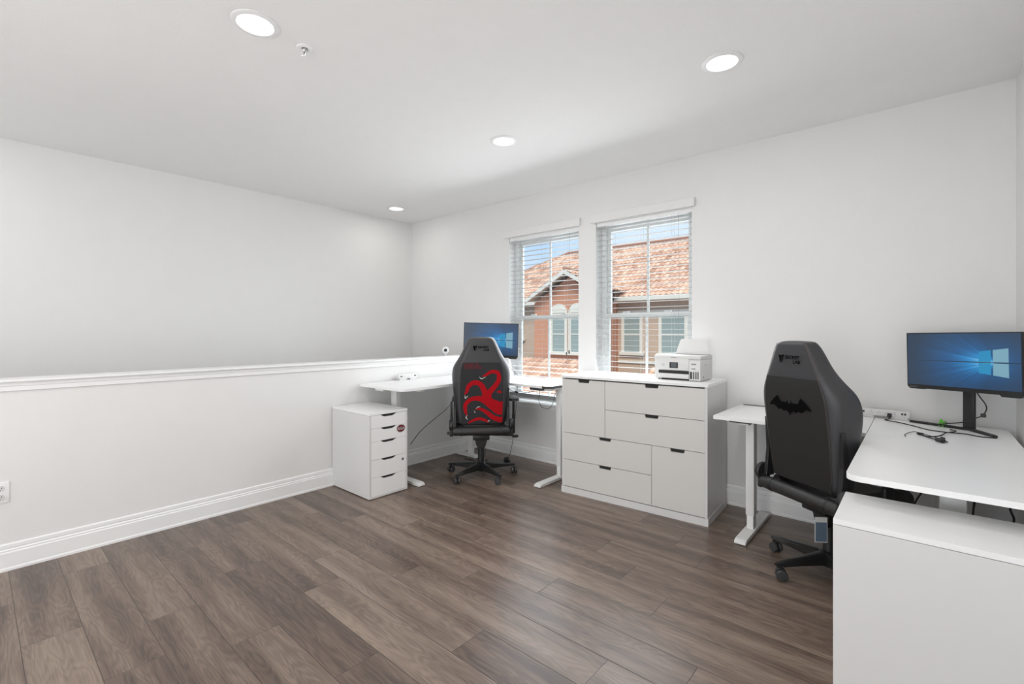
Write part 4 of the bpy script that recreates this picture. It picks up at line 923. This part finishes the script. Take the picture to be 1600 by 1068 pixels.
def house():
    root = thing('neighbouring_house', 'terracotta and beige stucco house with clay tile roofs outside the windows', 'house', (-11, 18.6, -3.2))
    T = Matrix.Translation((11, -18.6, 3.2)); G = 16.5; F = 18.6
    def part(name, m, boxes, par=root, bev=0.0):
        b = MB(); b.T = T
        for x in boxes: b.bb(*x, bev)
        return b.build(name, m, par)
    part('main_wall', 'stucco_b', [(-21, -10, F, F + 0.3, -3.2, 2.62), (-10, 2, F, F + 0.3, -3.2, 2.62), (-21, 2, F + 8, F + 8.3, -3.2, 2.62), (-21, -20.7, F, F + 8, -3.2, 2.62), (1.7, 2, F, F + 8, -3.2, 2.62)])
    b = MB(); b.T = T
    b.prism([(-13.05, -3.2), (-10.02, -3.2), (-10.02, 2.60), (-11.12, 3.62), (-13.02, 2.54)], -2.1, 0.0, Matrix.Translation((0, G, 0)) @ Matrix.Rotation(PI / 2, 4, 'X'))
    b.build('gable_wall', 'stucco_o', root)
    # main roof, its hip on the left, tiles laid as real relief
    oh = 0.5; ye = F - oh; zr, yr = 5.98, 23.6; ze = 2.74; sl = Vector((0, yr - ye, zr - ze)); S = sl.length; run = yr - ye
    roof_obj('main_roof', root, [((-21.5 + 11, ye - 18.6, ze + 3.2), (1, 0, 0), sl, lambda v: 5.5 * v / S, lambda v: 24 - 0 * v, S)])
    b = MB(); b.T = T; b.face([(-21.5, ye, ze - 0.02), (2.5, ye, ze - 0.02), (2.5, yr, zr - 0.03), (-16.0, yr, zr - 0.03)]); b.face([(-21.5, ye, ze - 0.02), (-16, yr, zr - 0.03), (-21.5, 2 * yr - ye, ze)]); b.face([(-16, yr, zr - 0.03), (2.5, yr, zr - 0.03), (2.5, 2 * yr - ye, ze), (-21.5, 2 * yr - ye, ze)])
    b.build('roof_deck', 'tile', root)
    b = MB(); b.T = T; n_ = 22
    b.tube([(-16, yr, zr + 0.04), (2.5, yr, zr + 0.04)], 0.06, 8); b.tube([(-21.5, ye, ze + 0.03), (-16, yr, zr + 0.04)], 0.06, 8); b.build('ridge_tiles', 'tile', root, True)
    part('gutter', 'etrim', [(-9.9, 2.5, ye - 0.10, ye + 0.02, ze - 0.16, ze - 0.01), (-21.5, -13.2, ye - 0.10, ye + 0.02, ze - 0.16, ze - 0.01)], bev=0.01)
    part('soffit', 'etrim', [(-21.4, 2.4, ye, F, ze - 0.17, ze - 0.12)])
    part('cornice', 'etrim', [(-10.0, 2.0, F - 0.10, F, 2.05, 2.20), (-10.0, 2.0, F - 0.05, F, -0.06, 0.06)], bev=0.01)
    # gable roof
    rz_, rx = 3.86, -11.12
    for s, ex in ((-1, -13.30), (1, -9.60)):
        ez = rz_ - abs(ex - rx) * 0.56
        sl_ = Vector((rx - ex, 0, rz_ - ez)); S_ = sl_.length
        roof_obj('gable_roof', root, [((ex + 11, G - 0.45 - 18.6, ez + 3.2), (0, 1, 0), sl_, lambda v: 0.0, lambda v: 5.4, S_)])
        b = MB(); b.T = T; b.face([(ex, G - 0.45, ez - 0.01), (rx, G - 0.45, rz_ - 0.01), (rx, G + 5, rz_ - 0.01), (ex, G + 5, ez - 0.01)]); b.build('gable_deck', 'etrim', root)
        b = MB(); b.T = T
        nx = Vector((rz_ - ez, 0, -(rx - ex))).normalized() * 0.17; nx = nx if nx.z < 0 else -nx
        P = [Vector((ex, 0, ez)), Vector((rx, 0, rz_)), Vector((rx, 0, rz_ - 0.17)), Vector((ex + (0.02 * -s), 0, ez - 0.16))]
        b.prism([(p.x, p.z) for p in P], 0.0, 0.06, Matrix.Translation((0, G - 0.42, 0)) @ Matrix.Rotation(PI / 2, 4, 'X')); b.build('rake_board', 'etrim', root)
    b = MB(); b.T = T; b.tube([(rx, G - 0.5, rz_ + 0.05), (rx, G + 4, rz_ + 0.05)], 0.06, 8); b.build('gable_ridge', 'tile', root, True)
    # windows of the house
    def hwin(x0, x1, z0, z1, y, arch=False, name='house_window'):
        b = MB(); b.T = T; t = 0.13
        b.bb(x0 - t, x0, y - 0.07, y, z0 - 0.02, z1 + t); b.bb(x1, x1 + t, y - 0.07, y, z0 - 0.02, z1 + t); b.bb(x0, x1, y - 0.07, y, z1, z1 + t); b.bb(x0 - t - 0.08, x1 + t + 0.08, y - 0.14, y, z0 - 0.14, z0, 0.02)
        b.bb(x0, x1, y - 0.045, y - 0.01, (z0 + z1) / 2 - 0.025, (z0 + z1) / 2 + 0.025)
        if arch:
            xm, r1 = (x0 + x1) / 2, (x1 - x0) / 2 + t; zc_ = z1 + t
            out = [(xm + r1 * math.cos(PI * k / 16), zc_ + r1 * 0.95 * math.sin(PI * k / 16)) for k in range(17)]
            b.prism(out, 0.0, 0.06, Matrix.Translation((0, y, 0)) @ Matrix.Rotation(PI / 2, 4, 'X'))
            out = [(xm + (r1 - 0.13) * math.cos(PI * k / 16), zc_ + 0.03 + (r1 - 0.13) * 0.9 * math.sin(PI * k / 16)) for k in range(17)]
            b.prism(out, 0.06, 0.085, Matrix.Translation((0, y, 0)) @ Matrix.Rotation(PI / 2, 4, 'X'))
        f = b.build(name, 'etrim', root)
        b = MB(); b.T = T; b.bb(x0, x1, y - 0.03, y - 0.005, z0, z1); b.build('window_glass', 'epane', f)
    hwin(-11.98, -11.36, 0.45, 1.93, G, True); hwin(-11.04, -10.42, 0.45, 1.93, G, True)
    hwin(-9.70, -8.98, 0.42, 1.95, F); hwin(-8.02, -7.08, 0.42, 1.95, F); hwin(-5.2, -4.3, 0.42, 1.95, F); hwin(-2.0, -1.1, 0.42, 1.95, F)
    hwin(-16.05, -15.45, 0.95, 1.95, F); hwin(-18.6, -18.0, 0.95, 1.95, F)
    # porch roofs below
    sp = Vector((0, 3.2, 1.45)); S = sp.length
    roof_obj('porch_roof', root, [((-15.5 + 11, G - 3.2 - 18.6, 0.16 - 1.45 + 3.2), (1, 0, 0), sp, lambda v: 0.0, lambda v: 5.5, S)])
    part('porch_wall', 'stucco_o', [(-15.4, -10.1, G - 2.8, G - 2.6, -3.2, -1.2)])
    part('porch_fascia', 'etrim', [(-15.5, -10.0, G - 3.26, G - 3.18, -1.45, -1.27)])
    sp2 = Vector((0, 3.0, 1.75)); S2 = sp2.length
    roof_obj('porch_roof', root, [((-10.6 + 11, F - 3.0 - 18.6, 0.02 - 1.75 + 3.2), (1, 0, 0), sp2, lambda v: 3.0 * v / S2, lambda v: 10.0, S2)])
    part('porch_wall', 'stucco_b', [(-10.0, -0.5, F - 2.6, F - 2.4, -3.2, -1.6)])
house()
b = MB(); b.bb(-60, 40, 4.4, 70, -3.4, -3.2); o = b.build('ground', 'ground'); struct(o)
